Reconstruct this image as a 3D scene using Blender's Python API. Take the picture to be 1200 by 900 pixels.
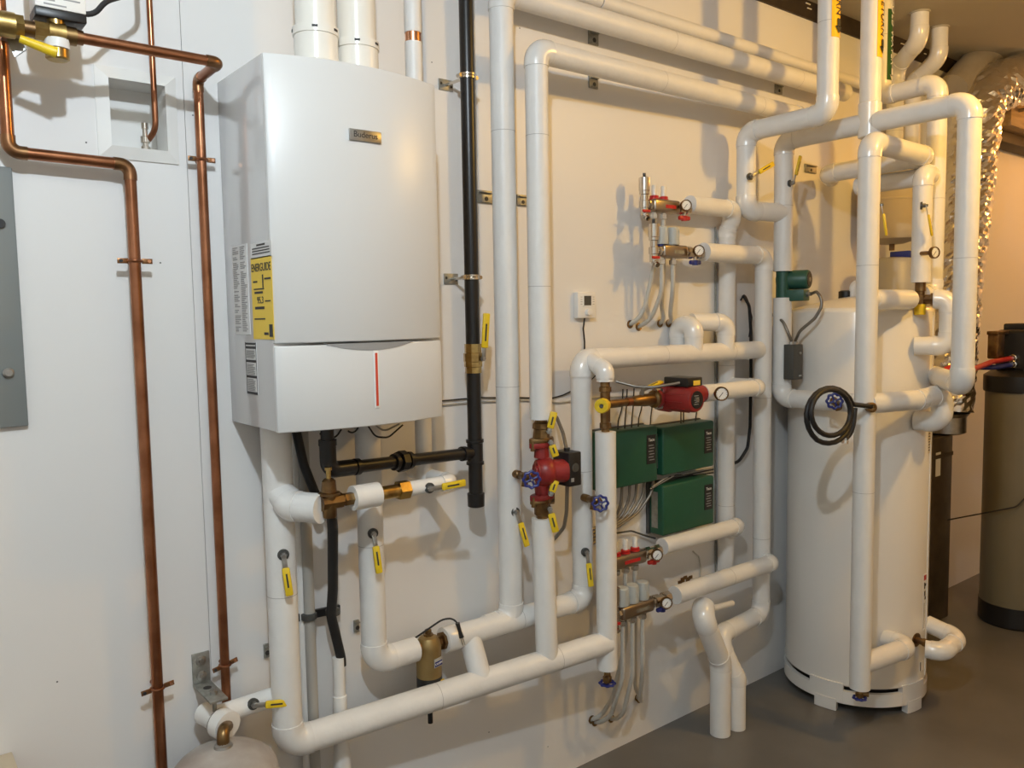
import bpy, bmesh, math, random
from mathutils import Vector, Matrix
random.seed(7)
for o in list(bpy.data.objects): bpy.data.objects.remove(o)
scn = bpy.context.scene
COL = scn.collection

# ------------------------------------------------------------------ camera
CAM = Vector((0.0, -2.05, 1.592)); FPX = 961.79
YAW, PITCH, ROLL = (math.radians(a) for a in (38.5227, 4.6544, -0.9531))
_f = Vector((math.sin(YAW)*math.cos(PITCH), math.cos(YAW)*math.cos(PITCH), -math.sin(PITCH)))
_r0 = Vector((math.cos(YAW), -math.sin(YAW), 0)); _u0 = _r0.cross(_f)
_r = _r0*math.cos(ROLL) + _u0*math.sin(ROLL); _u = _u0*math.cos(ROLL) - _r0*math.sin(ROLL)
cd = bpy.data.cameras.new('camera'); cam = bpy.data.objects.new('camera', cd); COL.objects.link(cam)
cd.sensor_width = 36.0; cd.lens = FPX/1200*36.0; cd.clip_start = 0.02
M = Matrix((_r, _u, -_f)).transposed().to_4x4(); M.translation = CAM
cam.matrix_world = M
scn.camera = cam

# ------------------------------------------------------------------ world, lamps, exposure
w = bpy.data.worlds.new('world'); scn.world = w; w.use_nodes = True
w.node_tree.nodes['Background'].inputs[0].default_value = (0.9, 0.95, 1.0, 1)
w.node_tree.nodes['Background'].inputs[1].default_value = 0.02
vs = scn.view_settings
vs.view_transform = 'Standard'; vs.look = 'None'; vs.gamma = 1.0; vs.use_curve_mapping = False
vs.exposure = 0.06
def bulb(name, loc, col, power, rad):
    l = bpy.data.lights.new(name, 'POINT'); l.energy = power; l.color = col; l.shadow_soft_size = rad
    o = bpy.data.objects.new(name, l); o.location = loc; COL.objects.link(o)
bulb('ceiling_bulb_light', (0.18, -1.72, 2.70), (0.76, 0.873, 0.97), 84, 0.03)
bulb('ceiling_bulb_light', (2.98, -1.62, 2.66), (1.0, 0.57, 0.115), 50, 0.045)
bulb('ceiling_bulb_light', (5.75, -0.95, 2.60), (1.0, 0.43, 0.10), 22, 0.045)

# ------------------------------------------------------------------ placing helpers
def ray(u, v): return _r*((u-600)/FPX) + _u*(-(v-450)/FPX) + _f
def W(u, v, Y):
    d = ray(u, v); return CAM + d*((Y-CAM.y)/d.y)
def WX(u, v, X):
    d = ray(u, v); return CAM + d*((X-CAM.x)/d.x)
def WZ(u, v, Z):
    d = ray(u, v); return CAM + d*((Z-CAM.z)/d.z)
def _lin(base, e, nrm):       # base + t*e on the plane through CAM with normal nrm
    return (CAM-base).dot(nrm)/e.dot(nrm)
def zv(x, y, v):              # height at which an upright line at x,y crosses picture row v
    return _lin(Vector((x, y, 0)), Vector((0, 0, 1)), _u*FPX - _f*(450-v))
def xu(y, z, u): return _lin(Vector((0, y, z)), Vector((1, 0, 0)), _r*FPX - _f*(u-600))
def yu(x, z, u): return _lin(Vector((x, 0, z)), Vector((0, 1, 0)), _r*FPX - _f*(u-600))
X3, Y3, Z3 = Vector((1, 0, 0)), Vector((0, 1, 0)), Vector((0, 0, 1))

# ------------------------------------------------------------------ materials
MATS = {}
def mat(name, col, rough=0.5, metal=0.0, bump=0.0, bscale=60, var=0.0, vscale=8, col2=None, coat=0.0, trans=0.0, emit=0, spec=0.5, bdist=0.002, stretch=None):
    m = bpy.data.materials.new(name); m.use_nodes = True; nt = m.node_tree; b = nt.nodes['Principled BSDF']
    b.inputs['Base Color'].default_value = (*col, 1); b.inputs['Roughness'].default_value = rough
    b.inputs['Metallic'].default_value = metal; b.inputs['Specular IOR Level'].default_value = spec
    if coat: b.inputs['Coat Weight'].default_value = coat; b.inputs['Coat Roughness'].default_value = 0.22
    if trans: b.inputs['Transmission Weight'].default_value = trans
    tc = nt.nodes.new('ShaderNodeTexCoord'); src = tc.outputs['Object']
    if stretch:
        mp = nt.nodes.new('ShaderNodeMapping'); mp.inputs['Scale'].default_value = stretch
        nt.links.new(src, mp.inputs[0]); src = mp.outputs[0]
    if var or col2:
        n = nt.nodes.new('ShaderNodeTexNoise'); n.inputs['Scale'].default_value = vscale; n.inputs['Detail'].default_value = 5
        nt.links.new(src, n.inputs['Vector'])
        r = nt.nodes.new('ShaderNodeValToRGB')
        c2 = col2 or tuple(c*(1-var) for c in col)
        r.color_ramp.elements[0].position = 0.35; r.color_ramp.elements[0].color = (*c2, 1)
        r.color_ramp.elements[1].position = 0.65; r.color_ramp.elements[1].color = (*col, 1)
        nt.links.new(n.outputs['Fac'], r.inputs['Fac']); nt.links.new(r.outputs[0], b.inputs['Base Color'])
    if bump:
        n = nt.nodes.new('ShaderNodeTexNoise'); n.inputs['Scale'].default_value = bscale; n.inputs['Detail'].default_value = 4
        nt.links.new(src, n.inputs['Vector'])
        bp = nt.nodes.new('ShaderNodeBump'); bp.inputs['Strength'].default_value = bump; bp.inputs['Distance'].default_value = bdist
        nt.links.new(n.outputs['Fac'], bp.inputs['Height']); nt.links.new(bp.outputs[0], b.inputs['Normal'])
    MATS[name] = m; return m
mat('wall', (0.785, 0.775, 0.76), 0.42, bump=0.06, bscale=35, var=0.02, vscale=2)
mat('ceil', (0.46, 0.42, 0.34), 0.8, bump=0.1, bscale=80)
mat('floor', (0.155, 0.147, 0.135), 0.38, bump=0.05, bscale=20, var=0.22, vscale=3)
mat('room', (0.80, 0.80, 0.785), 0.8, bump=0.03)
mat('jacket', (0.80, 0.79, 0.765), 0.42, bump=0.55, bscale=20, bdist=0.005, var=0.04, vscale=14)
mat('pvc', (0.80, 0.79, 0.765), 0.27, bump=0.02, bscale=10, bdist=0.003, spec=0.8, coat=0.4)
mat('seamline', (0.42, 0.41, 0.39), 0.6)
mat('vent', (0.80, 0.77, 0.70), 0.22)
mat('boiler', (0.66, 0.665, 0.66), 0.34)
mat('boiler_side', (0.60, 0.60, 0.60), 0.10, coat=0.5)
mat('seam', (0.12, 0.12, 0.12), 0.6)
mat('copper', (0.46, 0.20, 0.105), 0.28, 1.0, col2=(0.24, 0.095, 0.045), vscale=9, bump=0.05, bscale=40)
mat('copper_bright', (0.85, 0.45, 0.28), 0.2, 1.0)
mat('solder', (0.30, 0.145, 0.07), 0.36, 1.0, col2=(0.22, 0.12, 0.055), vscale=30)
mat('cable_armor', (0.26, 0.24, 0.21), 0.45, 0.8, bump=0.6, bscale=160)
mat('brass', (0.58, 0.42, 0.16), 0.3, 1.0, col2=(0.34, 0.22, 0.08), vscale=30)
mat('bronze', (0.30, 0.19, 0.08), 0.38, 1.0, col2=(0.17, 0.10, 0.05), vscale=25)
mat('sep_bronze', (0.36, 0.25, 0.10), 0.42, 0.7, var=0.15, vscale=20)
mat('chrome', (0.62, 0.57, 0.50), 0.16, 1.0)
mat('steel', (0.46, 0.45, 0.43), 0.36, 1.0, var=0.2, vscale=40)
mat('nickel', (0.40, 0.33, 0.26), 0.28, 1.0)
mat('zinc', (0.42, 0.42, 0.39), 0.5, 0.8, col2=(0.30, 0.30, 0.27), vscale=50)
mat('iron', (0.018, 0.017, 0.017), 0.33, 0.3, bump=0.1, bscale=90)
mat('rubber', (0.012, 0.012, 0.013), 0.5)
mat('blackplastic', (0.012, 0.012, 0.013), 0.38)
mat('darkgrey', (0.065, 0.065, 0.06), 0.5)
mat('red', (0.30, 0.022, 0.02), 0.38, var=0.25, vscale=20)
mat('redplastic', (0.50, 0.02, 0.018), 0.35)
mat('redslit', (0.62, 0.06, 0.02), 0.4)
mat('green', (0.012, 0.085, 0.045), 0.42, bump=0.04, bscale=60)
mat('pumpgreen', (0.02, 0.085, 0.06), 0.4)
mat('yellow', (0.80, 0.56, 0.015), 0.45, var=0.12, vscale=60)
mat('yellowlabel', (0.85, 0.60, 0.06), 0.45)
mat('pipeyellow', (0.95, 0.52, 0.01), 0.5)
mat('pipegreen', (0.015, 0.09, 0.02), 0.5)
mat('blue', (0.02, 0.03, 0.20), 0.35)
mat('whitelabel', (0.74, 0.74, 0.73), 0.5)
mat('print', (0.03, 0.03, 0.03), 0.6)
mat('printgrey', (0.30, 0.30, 0.30), 0.6)
mat('white', (0.80, 0.79, 0.76), 0.35)
mat('dial', (0.85, 0.85, 0.82), 0.3)
mat('capgrey', (0.47, 0.49, 0.47), 0.4)
mat('pex', (0.52, 0.50, 0.45), 0.28)
mat('glass', (0.75, 0.73, 0.68), 0.12)
mat('greypvc', (0.40, 0.39, 0.36), 0.4)
mat('panelgrey', (0.20, 0.22, 0.22), 0.45, bump=0.02)
mat('tankwhite', (0.78, 0.76, 0.72), 0.20, coat=0.2)
mat('tanktop', (0.74, 0.71, 0.66), 0.35)
mat('exptank', (0.50, 0.47, 0.43), 0.36, 0.15, col2=(0.36, 0.30, 0.26), vscale=10)
mat('softener', (0.19, 0.165, 0.105), 0.4, var=0.12, vscale=4)
mat('foil', (0.80, 0.76, 0.70), 0.24, 1.0, bump=0.3, bscale=30, bdist=0.008)
mat('fibre', (0.40, 0.34, 0.25), 0.8, bump=0.4, bscale=30, bdist=0.006, var=0.2)
mat('darkbrown', (0.035, 0.022, 0.014), 0.6, var=0.4, vscale=20)  # stands in for the dark ceiling gap; also colours the block underside
mat('wood', (0.45, 0.30, 0.15), 0.6, var=0.3, vscale=6, stretch=(1, 8, 8))
mat('duct_dark', (0.10, 0.075, 0.05), 0.45, 0.4, var=0.4, vscale=12, bump=0.2, bscale=40)
mat('beige', (0.55, 0.47, 0.34), 0.45)
mat('greytank', (0.36, 0.35, 0.34), 0.4)
mat('bulbglass', (1, 0.95, 0.85), 0.3)
def emis(name, col, s):
    m = bpy.data.materials.new(name); m.use_nodes = True; b = m.node_tree.nodes['Principled BSDF']
    b.inputs['Base Color'].default_value = (*col, 1); b.inputs['Emission Color'].default_value = (*col, 1); b.inputs['Emission Strength'].default_value = s
    MATS[name] = m

# ------------------------------------------------------------------ mesh building
def frame(d):
    d = Vector(d).normalized()
    a = Vector((0, 0, 1)) if abs(d.z) < 0.9 else Vector((1, 0, 0))
    s = d.cross(a).normalized(); return s, d.cross(s).normalized(), d
def arc_path(pts, bend, n=7):
    """polyline with rounded corners -> list of points"""
    P = [Vector(p) for p in pts]; out = [P[0]]
    for i in range(1, len(P)-1):
        a, b = (P[i-1]-P[i]), (P[i+1]-P[i]); la, lb = a.length, b.length; a.normalize(); b.normalize()
        ang = a.angle(b); th = math.pi-ang
        if th < 0.03: out.append(P[i]); continue
        t = min(bend*math.tan(th/2), la*0.49 if i > 1 else la*0.95, lb*0.49 if i < len(P)-2 else lb*0.95)
        R = t/math.tan(th/2); bis = (a+b).normalized(); c = P[i]+bis*(R/math.cos(th/2))
        s = P[i]+a*t; v0 = s-c; ax = v0.cross((P[i]+b*t)-c).normalized()
        k = max(2, int(n*th/1.57)+1)
        for j in range(k+1): out.append(c+Matrix.Rotation(th*j/k, 3, ax)@v0)
    out.append(P[-1]); return out
class MB:
    def __init__(s): s.v = []; s.f = []
    def ring(s, c, a, b, r, seg):
        i0 = len(s.v)
        for k in range(seg):
            t = 2*math.pi*k/seg; s.v.append(c+a*(r*math.cos(t))+b*(r*math.sin(t)))
        return i0
    def join(s, i, j, seg):
        for k in range(seg): s.f.append((i+k, i+(k+1) % seg, j+(k+1) % seg, j+k))
    def sweep(s, path, r, seg=20, cap=True):
        P = [Vector(p) for p in path]; n = len(P)
        rr = r if isinstance(r, (list, tuple)) else [r]*n
        T = []
        for i in range(n):
            d = (P[min(i+1, n-1)]-P[max(i-1, 0)])
            T.append(d.normalized() if d.length > 1e-9 else Vector((0, 0, 1)))
        a, b, _ = frame(T[0]); rings = []
        for i in range(n):
            if i:
                q = T[i-1].rotation_difference(T[i]); a = q@a; b = q@b
            rings.append(s.ring(P[i], a, b, rr[i], seg))
        for i in range(n-1): s.join(rings[i], rings[i+1], seg)
        if cap:
            s.f.append(tuple(rings[0]+k for k in reversed(range(seg)))); s.f.append(tuple(rings[-1]+k for k in range(seg)))
        return s
    def cyl(s, p, q, r, r2=None, seg=20): return s.sweep([p, q], [r, r if r2 is None else r2], seg)
    def lathe(s, base, d, prof, seg=28):
        a, b, d = frame(d); base = Vector(base); rings = []
        for (r, h) in prof: rings.append(s.ring(base+d*h, a, b, max(r, 1e-5), seg))
        for i in range(len(rings)-1): s.join(rings[i], rings[i+1], seg)
        s.f.append(tuple(rings[0]+k for k in reversed(range(seg)))); s.f.append(tuple(rings[-1]+k for k in range(seg)))
        return s
    def box(s, c, dx, dy, dz, ax=None):
        c = Vector(c); ax = ax or (X3, Y3, Z3); i = len(s.v)
        for sz in (-1, 1):
            for sx, sy in ((-1, -1), (1, -1), (1, 1), (-1, 1)):
                s.v.append(c+ax[0]*(sx*dx/2)+ax[1]*(sy*dy/2)+ax[2]*(sz*dz/2))
        for q in ((3, 2, 1, 0), (4, 5, 6, 7), (0, 1, 5, 4), (1, 2, 6, 5), (2, 3, 7, 6), (3, 0, 4, 7)): s.f.append(tuple(i+k for k in q))
        return s
    def prism(s, poly, d):
        """poly list of points, extruded by vector d"""
        i = len(s.v); n = len(poly); d = Vector(d)
        s.v += [Vector(p) for p in poly]+[Vector(p)+d for p in poly]
        s.f.append(tuple(i+k for k in reversed(range(n)))); s.f.append(tuple(i+n+k for k in range(n)))
        for k in range(n): s.f.append((i+k, i+(k+1) % n, i+n+(k+1) % n, i+n+k))
        return s
    def torus(s, c, d, R, r, seg=24, sseg=8, wave=0, wn=8):
        a, b, d = frame(d); c = Vector(c); i0 = len(s.v)
        for k in range(seg):
            t = 2*math.pi*k/seg; e = a*math.cos(t)+b*math.sin(t); Rk = R+wave*math.cos(wn*t)
            for j in range(sseg):
                q = 2*math.pi*j/sseg; s.v.append(c+e*(Rk+r*math.cos(q))+d*(r*math.sin(q)))
        for k in range(seg):
            for j in range(sseg):
                s.f.append((i0+k*sseg+j, i0+((k+1) % seg)*sseg+j, i0+((k+1) % seg)*sseg+(j+1) % sseg, i0+k*sseg+(j+1) % sseg))
        return s
    def build(s, name, m, parent=None, bevel=0.0, bseg=2, smooth=True, sharp=0.6):
        bm = bmesh.new(); vs_ = [bm.verts.new(v) for v in s.v]
        for f in s.f:
            try: bm.faces.new([vs_[k] for k in f])
            except ValueError: pass
        bmesh.ops.recalc_face_normals(bm, faces=bm.faces)
        if bevel: 
            es = [e for e in bm.edges if len(e.link_faces) == 2 and e.calc_face_angle(0) > 0.5]
            bmesh.ops.bevel(bm, geom=es, offset=bevel, segments=bseg, affect='EDGES', profile=0.5, clamp_overlap=True)
        org = Vector((0, 0, 0))
        root = parent
        while root is not None and root.parent is not None: root = root.parent
        if root is not None: org = root.location.copy()
        else:
            xs = [v.co for v in bm.verts]
            org = Vector((sum(v.x for v in xs)/len(xs), sum(v.y for v in xs)/len(xs), min(v.z for v in xs)))
        for v in bm.verts: v.co -= org
        if smooth:
            for f in bm.faces: f.smooth = True
            for e in bm.edges:
                if len(e.link_faces) != 2 or e.calc_face_angle(0) > sharp: e.smooth = False
        me = bpy.data.meshes.new(name); bm.to_mesh(me); bm.free()
        me.materials.append(MATS[m])
        o = bpy.data.objects.new(name, me); COL.objects.link(o)
        if parent is not None: o.parent = parent
        else: o.location = org
        return o
def tag(o, label, cat, group=None, kind=None):
    o['label'] = label; o['category'] = cat
    if group: o['group'] = group
    if kind: o['kind'] = kind
    return o
def thing(name, label, cat, loc, group=None):
    o = bpy.data.objects.new(name, None); o.empty_display_size = 0.05; COL.objects.link(o); o.location = Vector(loc)
    return tag(o, label, cat, group)
def struct(o, label=None, cat=None):
    o['kind'] = 'structure'
    if label: o['label'] = label
    if cat: o['category'] = cat
    return o
def text(name, s, size, m, loc, xd, yd, parent, ext=0.0004, sx=1.0):
    c = bpy.data.curves.new('t', 'FONT'); c.body = s; c.size = size; c.extrude = ext; c.align_x = 'CENTER'; c.align_y = 'CENTER'
    t = bpy.data.objects.new('t', c); COL.objects.link(t)
    bpy.context.view_layer.update()
    me = bpy.data.meshes.new_from_object(t); bpy.data.objects.remove(t); bpy.data.curves.remove(c)
    xd = Vector(xd).normalized(); yd = Vector(yd).normalized(); n = xd.cross(yd)
    root = parent
    while root.parent is not None: root = root.parent
    for v in me.vertices: v.co = Vector(loc)-root.location + xd*(v.co.x*sx) + yd*v.co.y + n*v.co.z
    me.materials.clear(); me.materials.append(MATS[m])
    o = bpy.data.objects.new(name, me); COL.objects.link(o); o.parent = parent; return o

# ------------------------------------------------------------------ repeated plumbing pieces
def run(root, pts, r, bend=None, jm='jacket', em='pvc', lip=0.0025, collar=0.012, seg=24, covers=True, ends=True):
    """insulated pipe run: straight jackets + elbow covers, each a mesh of its own"""
    bend = bend or r*1.15; P = [Vector(p) for p in pts]; n = len(P); cuts = [0.0]*n
    tang = [None]*n
    for i in range(1, n-1):
        a = (P[i-1]-P[i]).normalized(); b = (P[i+1]-P[i]).normalized(); th = math.pi-a.angle(b)
        t = bend*math.tan(th/2); t = min(t, 0.48*(P[i-1]-P[i]).length if i > 1 else .9*(P[i-1]-P[i]).length, 0.48*(P[i+1]-P[i]).length if i < n-2 else .9*(P[i+1]-P[i]).length)
        cuts[i] = t; tang[i] = (a, b, th)
    for i in range(n-1):
        d = P[i+1]-P[i]; L = d.length; d.normalize()
        s, e = P[i]+d*cuts[i], P[i+1]-d*cuts[i+1]
        if (e-s).dot(d) > 0.006:
            k = max(2, int((e-s).length/0.12)+1)
            MB().sweep([s+(e-s)*(j/(k-1)) for j in range(k)], r, seg).build('pipe_jacket', jm, root)
            if (e-s).length > 0.42 and r > 0.03:
                for fq in ((0.38, 0.80) if (e-s).length > 0.9 else (0.55,)):
                    c_ = s+(e-s)*fq; MB().sweep([c_-d*.0007, c_+d*.0007], r+.0006, seg, cap=False).build('jacket_seam', 'seamline', root)
    for i in range(1, n-1):
        a, b, th = tang[i]; t = cuts[i]; R = t/math.tan(th/2)
        bis = (a+b).normalized(); c = P[i]+bis*(R/math.cos(th/2)); s = P[i]+a*t; v0 = s-c; ax = v0.cross((P[i]+b*t)-c).normalized()
        k = max(3, int(9*th/1.57)); path = [s+a*collar, s+a*collar*0.5]
        for j in range(k+1): path.append(c+Matrix.Rotation(th*j/k, 3, ax)@v0)
        e = P[i]+b*t; path += [e+b*collar*0.5, e+b*collar]
        MB().sweep(path, r+lip, seg).build('elbow_cover', em, root)
def lever(root, p, tip, out, mgrip='yellow', wid=0.019, neck=0.35, hole=True):
    p = Vector(p); tip = Vector(tip); out = Vector(out).normalized(); d = (tip-p); L = d.length; d.normalize()
    side = d.cross(out).normalized(); out2 = side.cross(d).normalized()
    m = MB()
    if hole: m.cyl(p-out*0.006, p+out*0.0015, 0.0135, 0.0145, 16)
    base = m.build('ball_valve', 'darkgrey' if hole else 'bronze', root)
    MB().lathe(p, out, [(0.0085, 0), (0.0085, 0.012), (0.0055, 0.012), (0.0055, 0.02)], 6).build('stem_nut', 'steel', base)
    q = p+out*0.012
    MB().box(q+d*(L*neck*0.5)+out2*0.0015, 0.012, 0.003, L*neck*1.1, (side, out2, d)).build('lever_arm', 'steel', base, bevel=0.001)
    g0 = q+d*(L*neck*0.85); g1 = q+d*L; gl = (g1-g0).length; c = (g0+g1)/2+out2*0.004
    MB().box(c, wid, 0.009, gl, (side, out2, d)).build('lever_grip', mgrip, base, bevel=0.0035)
    MB().box(c+out2*0.0047-d*gl*0.05, wid*0.22, 0.0006, gl*0.5, (side, out2, d)).build('grip_lettering', 'print', base)
    return base
def wheel_valve(root, p, out, L=0.05, R=0.024, spout=None, wdir=None, center=None):
    p = Vector(p)
    if center is not None:
        wdir = Vector(wdir).normalized(); q_ = Vector(center)-wdir*0.028; out = q_-p; L = out.length+.008
    out = Vector(out).normalized(); wdir = Vector(wdir or out).normalized()
    m = MB().lathe(p, out, [(0.013, 0), (0.013, L*.25), (0.010, L*.3), (0.012, L*.55), (0.015, L*.6), (0.015, L*.85), (0.009, L*.9), (0.008, L)], 14)
    if spout is not None:
        s = Vector(spout).normalized(); m.cyl(p+out*L*.6, p+out*L*.6+s*0.03, 0.009, 0.0105, 12)
    b = m.build('drain_valve', 'bronze', root)
    c = p+out*L
    if center is not None:
        MB().cyl(p+out*L*.9, center, 0.0055, seg=10).build('valve_stem', 'brass', b); c = Vector(center)
    wmb = MB().torus(c, wdir, R, R*0.2, 48, 8, R*0.09, 8)
    a, bb, d = frame(wdir)
    for k in range(4):
        t = math.pi*k/2+0.4; e = a*math.cos(t)+bb*math.sin(t); wmb.cyl(c, c+e*R, R*0.14, seg=8)
    wmb.lathe(c-wdir*0.004, wdir, [(R*.3, 0), (R*.3, .008)], 12)
    wmb.build('hand_wheel', 'blue', b)
    MB().lathe(c+wdir*0.003, wdir, [(R*.17, 0), (R*.17, .004)], 8).build('wheel_screw', 'steel', b)
    return b
def gauge(root, p, face, stem_from, R=0.022, rim='bronze'):
    p = Vector(p); face = Vector(face).normalized()
    m = MB().lathe(p-face*0.010, face, [(R*.6, 0), (R, 0.003), (R, 0.014), (R*.93, 0.017), (R*.88, 0.0135), (0.0005, 0.0125)], 28)
    g = m.build('gauge', rim, root)
    MB().cyl(stem_from, p-face*0.008, 0.008, seg=12).build('gauge_stem', rim, g)
    MB().lathe(p+face*0.0026, face, [(R*.87, 0), (R*.87, 0.0008)], 28).build('dial', 'dial', g)
    a, b, d = frame(face); t = 0.9
    nd = a*math.cos(t)+b*math.sin(t)
    MB().box(p+face*0.0042+nd*R*.2, R*.95, R*.08, 0.0006, (nd, d.cross(nd), d)).build('needle', 'print', g)
    tk = MB()
    for k in range(11):
        t = -2.3+4.6*k/10; e = a*math.sin(t)+b*math.cos(t); tk.box(p+face*0.0038+e*R*.72, R*.14, R*.045, 0.0005, (e, d.cross(e), d))
    tk.build('dial_ticks', 'print', g)
    return g
def fit(root, p, d, prof, m, name='fitting', seg=20):
    return MB().lathe(p, d, prof, seg).build(name, m, root)

# ================================================================== THE ROOM
XL, XR, YF, ZC = -1.7, 6.4, -3.7, 2.925
ZT = 2.85
bx0, bx1 = W(119, 130, 0).x+.012, W(201, 140, 0).x-.012      # recessed outlet box opening
bz0, bz1 = W(160, 176, 0).z, W(160, 96, 0).z
seamx = W(222, 250, 0).x
wb = thing  # noqa
m = MB()
# main wall: two big painted sheets with a narrow joint; the left one has the outlet box opening
def sheet(x0, x1, hole=None):
    q = MB(); t = 0.10
    if not hole: q.box(((x0+x1)/2, t/2, ZT/2), x1-x0, t, ZT)
    else:
        a, b, c, d = hole
        q.box(((x0+a)/2, t/2, ZT/2), a-x0, t, ZT); q.box(((b+x1)/2, t/2, ZT/2), x1-b, t, ZT)
        q.box(((a+b)/2, t/2, c/2), b-a, t, c); q.box(((a+b)/2, t/2, (d+ZT)/2), b-a, t, ZT-d)
    return q
wall_root = sheet(XL, seamx-0.0007, (bx0, bx1, bz0, bz1)).build('wall_back', 'wall', smooth=False)
struct(wall_root, 'white painted sheet wall carrying the boiler and copper pipes', 'wall')
ws = sheet(seamx+0.0007, XR).build('wall_sheet', 'wall', wall_root, smooth=False)
struct(MB().box(((XL+XR)/2, 0.152, 1.45), XR-XL, 0.1, 2.9).build('wall_backing', 'wall', wall_root, smooth=False))
struct(MB().box(((XL+XR)/2, (YF)/2, -0.05), XR-XL, -YF+0.2, 0.1).build('floor', 'floor', smooth=False), 'grey painted concrete floor', 'floor')
struct(MB().box(((XL+XR)/2, YF/2, ZC+0.05), XR-XL, -YF+0.2, 0.1).build('ceiling', 'ceil', smooth=False), 'plain beige ceiling over the pipes', 'ceiling')
struct(MB().box((XL-0.05, YF/2, ZC/2), 0.1, -YF, ZC).build('wall_left', 'room', smooth=False), 'plain painted side wall beside the breaker panel', 'wall')
struct(MB().box((XR+0.05, YF/2, ZC/2), 0.1, -YF, ZC).build('wall_right', 'room', smooth=False), 'plain painted side wall beyond the softener', 'wall')
struct(MB().box(((XL+XR)/2, YF-0.05, ZC/2), XR-XL, 0.1, ZC).build('wall_front', 'room', smooth=False), 'plain painted wall facing the boiler wall', 'wall')
for (u, v) in ((101, 167), (506, 73), (67, 799), (573, 858), (188, 308), (609, 33), (226, 135), (642, 875), (534, 800)):
    p_ = W(u, v, 0); MB().lathe(p_+Y3*.0005, -Y3, [(.0022, 0), (.002, .001)], 8).build('nail_mark', 'seam', wall_root)
# shaded open gap between wall head and ceiling, put in as a dark strip
tp = MB().box(((XL+XR)/2, 0.02, (ZT+ZC)/2), XR-XL, 0.06, ZC-ZT).build('gap_shade_strip', 'darkbrown', smooth=False); struct(tp, 'dark strip standing in for the shaded gap between wall head and ceiling', 'trim')
rg = random.Random(3)
sp = MB()
for k in range(9):
    x = 2.6+rg.random()*2.9; sp.box((x, -0.0115, ZT+0.02+rg.random()*0.04), 0.02+rg.random()*.03, 0.004, 0.004)
sp.build('paint_specks', 'white', tp, smooth=False)

# ================================================================== BOILER
BX0, BX1, BZ0, BZ1, BD, BUL = 0.727, 1.172, 1.342, 2.174, 0.288, 0.042
boiler = thing('wall_boiler', 'large white wall-hung boiler with curved front and red indicator slit', 'boiler', ((BX0+BX1)/2, 0, BZ0))
def front_y(x):
    t = (x-BX0)/(BX1-BX0)*2-1; return -BD-BUL*(1-t*t)
def curved(x0, x1, z0, z1, off, n=24, back=None):
    pts = []
    for i in range(n+1):
        x = x0+(x1-x0)*i/n; pts.append((x, front_y(x)-off, z0))
    pts += [(x1, -BD+0.012 if back is None else back, z0), (x0, -BD+0.012 if back is None else back, z0)]
    return MB().prism(pts, (0, 0, z1-z0))
ZS = W(420, 401.5, front_y(0.95)).z           # joint between front cover and lower flap
MB().box(((BX0+BX1)/2, -(BD-0.006)/2, (BZ0+BZ1)/2), BX1-BX0, BD-0.006, BZ1-BZ0).build('casing', 'boiler_side', boiler, bevel=0.003)
curved(BX0, BX1, ZS+0.003, BZ1, 0).build('front_cover', 'boiler', boiler, bevel=0.004, sharp=0.5)
flap = curved(BX0, BX1, BZ0-0.002, ZS-0.003, 0.001).build('lower_flap', 'boiler', boiler, bevel=0.004, sharp=0.5)
# grip recess: dark crescent on the joint
xc = W(437, 405, front_y(0.97)).x; pts = []
for i in range(17):
    t = -1+2*i/16; x = xc+0.115*t; pts.append((x, front_y(x)-0.0022, ZS-0.003-0.016*(1-t*t)))
for i in range(16, -1, -1):
    t = -1+2*i/16; x = xc+0.115*t; pts.append((x, front_y(x)-0.0022, ZS-0.001))
q = MB(); i0 = 0
q.v = [Vector(p) for p in pts]
for i in range(16): q.f.append((i, i+1, 33-i-1, 33-i))
q.build('grip_recess', 'printgrey', boiler)
xs_ = xc+0.006; z0s, z1s = zv(xs_, front_y(xs_), 476), zv(xs_, front_y(xs_), 413)
MB().box((xs_, front_y(xs_)-0.001, (z0s+z1s)/2), 0.014, 0.004, z1s-z0s+0.010).build('slit_frame', 'white', boiler, bevel=0.0015)
MB().box((xs_, front_y(xs_)-0.0032, (z0s+z1s)/2), 0.006, 0.001, z1s-z0s-0.002).build('indicator_slit', 'redslit', boiler)
# badge
bc = W(428, 159.5, front_y(0.95)-0.002); bc.y = front_y(bc.x)-0.002
slope = (front_y(bc.x+0.01)-front_y(bc.x-0.01))/0.02; bxd = Vector((1, slope, 0)).normalized(); bn = Vector((bxd.y, -bxd.x, 0))
bad = MB().box(bc, 0.082, 0.005, 0.026, (bxd, -bn, Z3)).build('badge', 'steel', boiler, bevel=0.001)
text('badge_lettering', 'Buderus', 0.019, 'print', bc+bn*0.0028+Z3*0.001, bxd, Z3, bad)
# stickers on the left side panel
def side_label(name, u0, v0, u1, v1, m):
    a, b = WX(u0, v0, BX0), WX(u1, v1, BX0); y0, y1 = a.y, b.y; z0, z1 = min(a.z, b.z), max(a.z, b.z)
    o = MB().box((BX0-0.0006, (y0+y1)/2, (z0+z1)/2), 0.0012, abs(y1-y0), z1-z0).build(name, m, boiler, smooth=False)
    return o, max(y0, y1), min(y0, y1), z0, z1
def printed(name, par, rows, m='print', x=BX0-0.0016):
    q = MB()
    for (ya, yb, z, h) in rows: q.box((x, (ya+yb)/2, z), 0.0006, abs(ya-yb), h)
    return q.build(name, m, par, smooth=False)
rl = random.Random(5)
lab, ya, yb, z0, z1 = side_label('energy_label', 294, 303, 322, 398, 'yellowlabel')
dy = yb-ya
text('label_lettering', 'ENERGUIDE', 0.026, 'print', (BX0-0.0016, (ya+yb)/2, z1-0.024), -Y3, Z3, lab, sx=abs(dy)*0.95/0.14)
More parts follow.
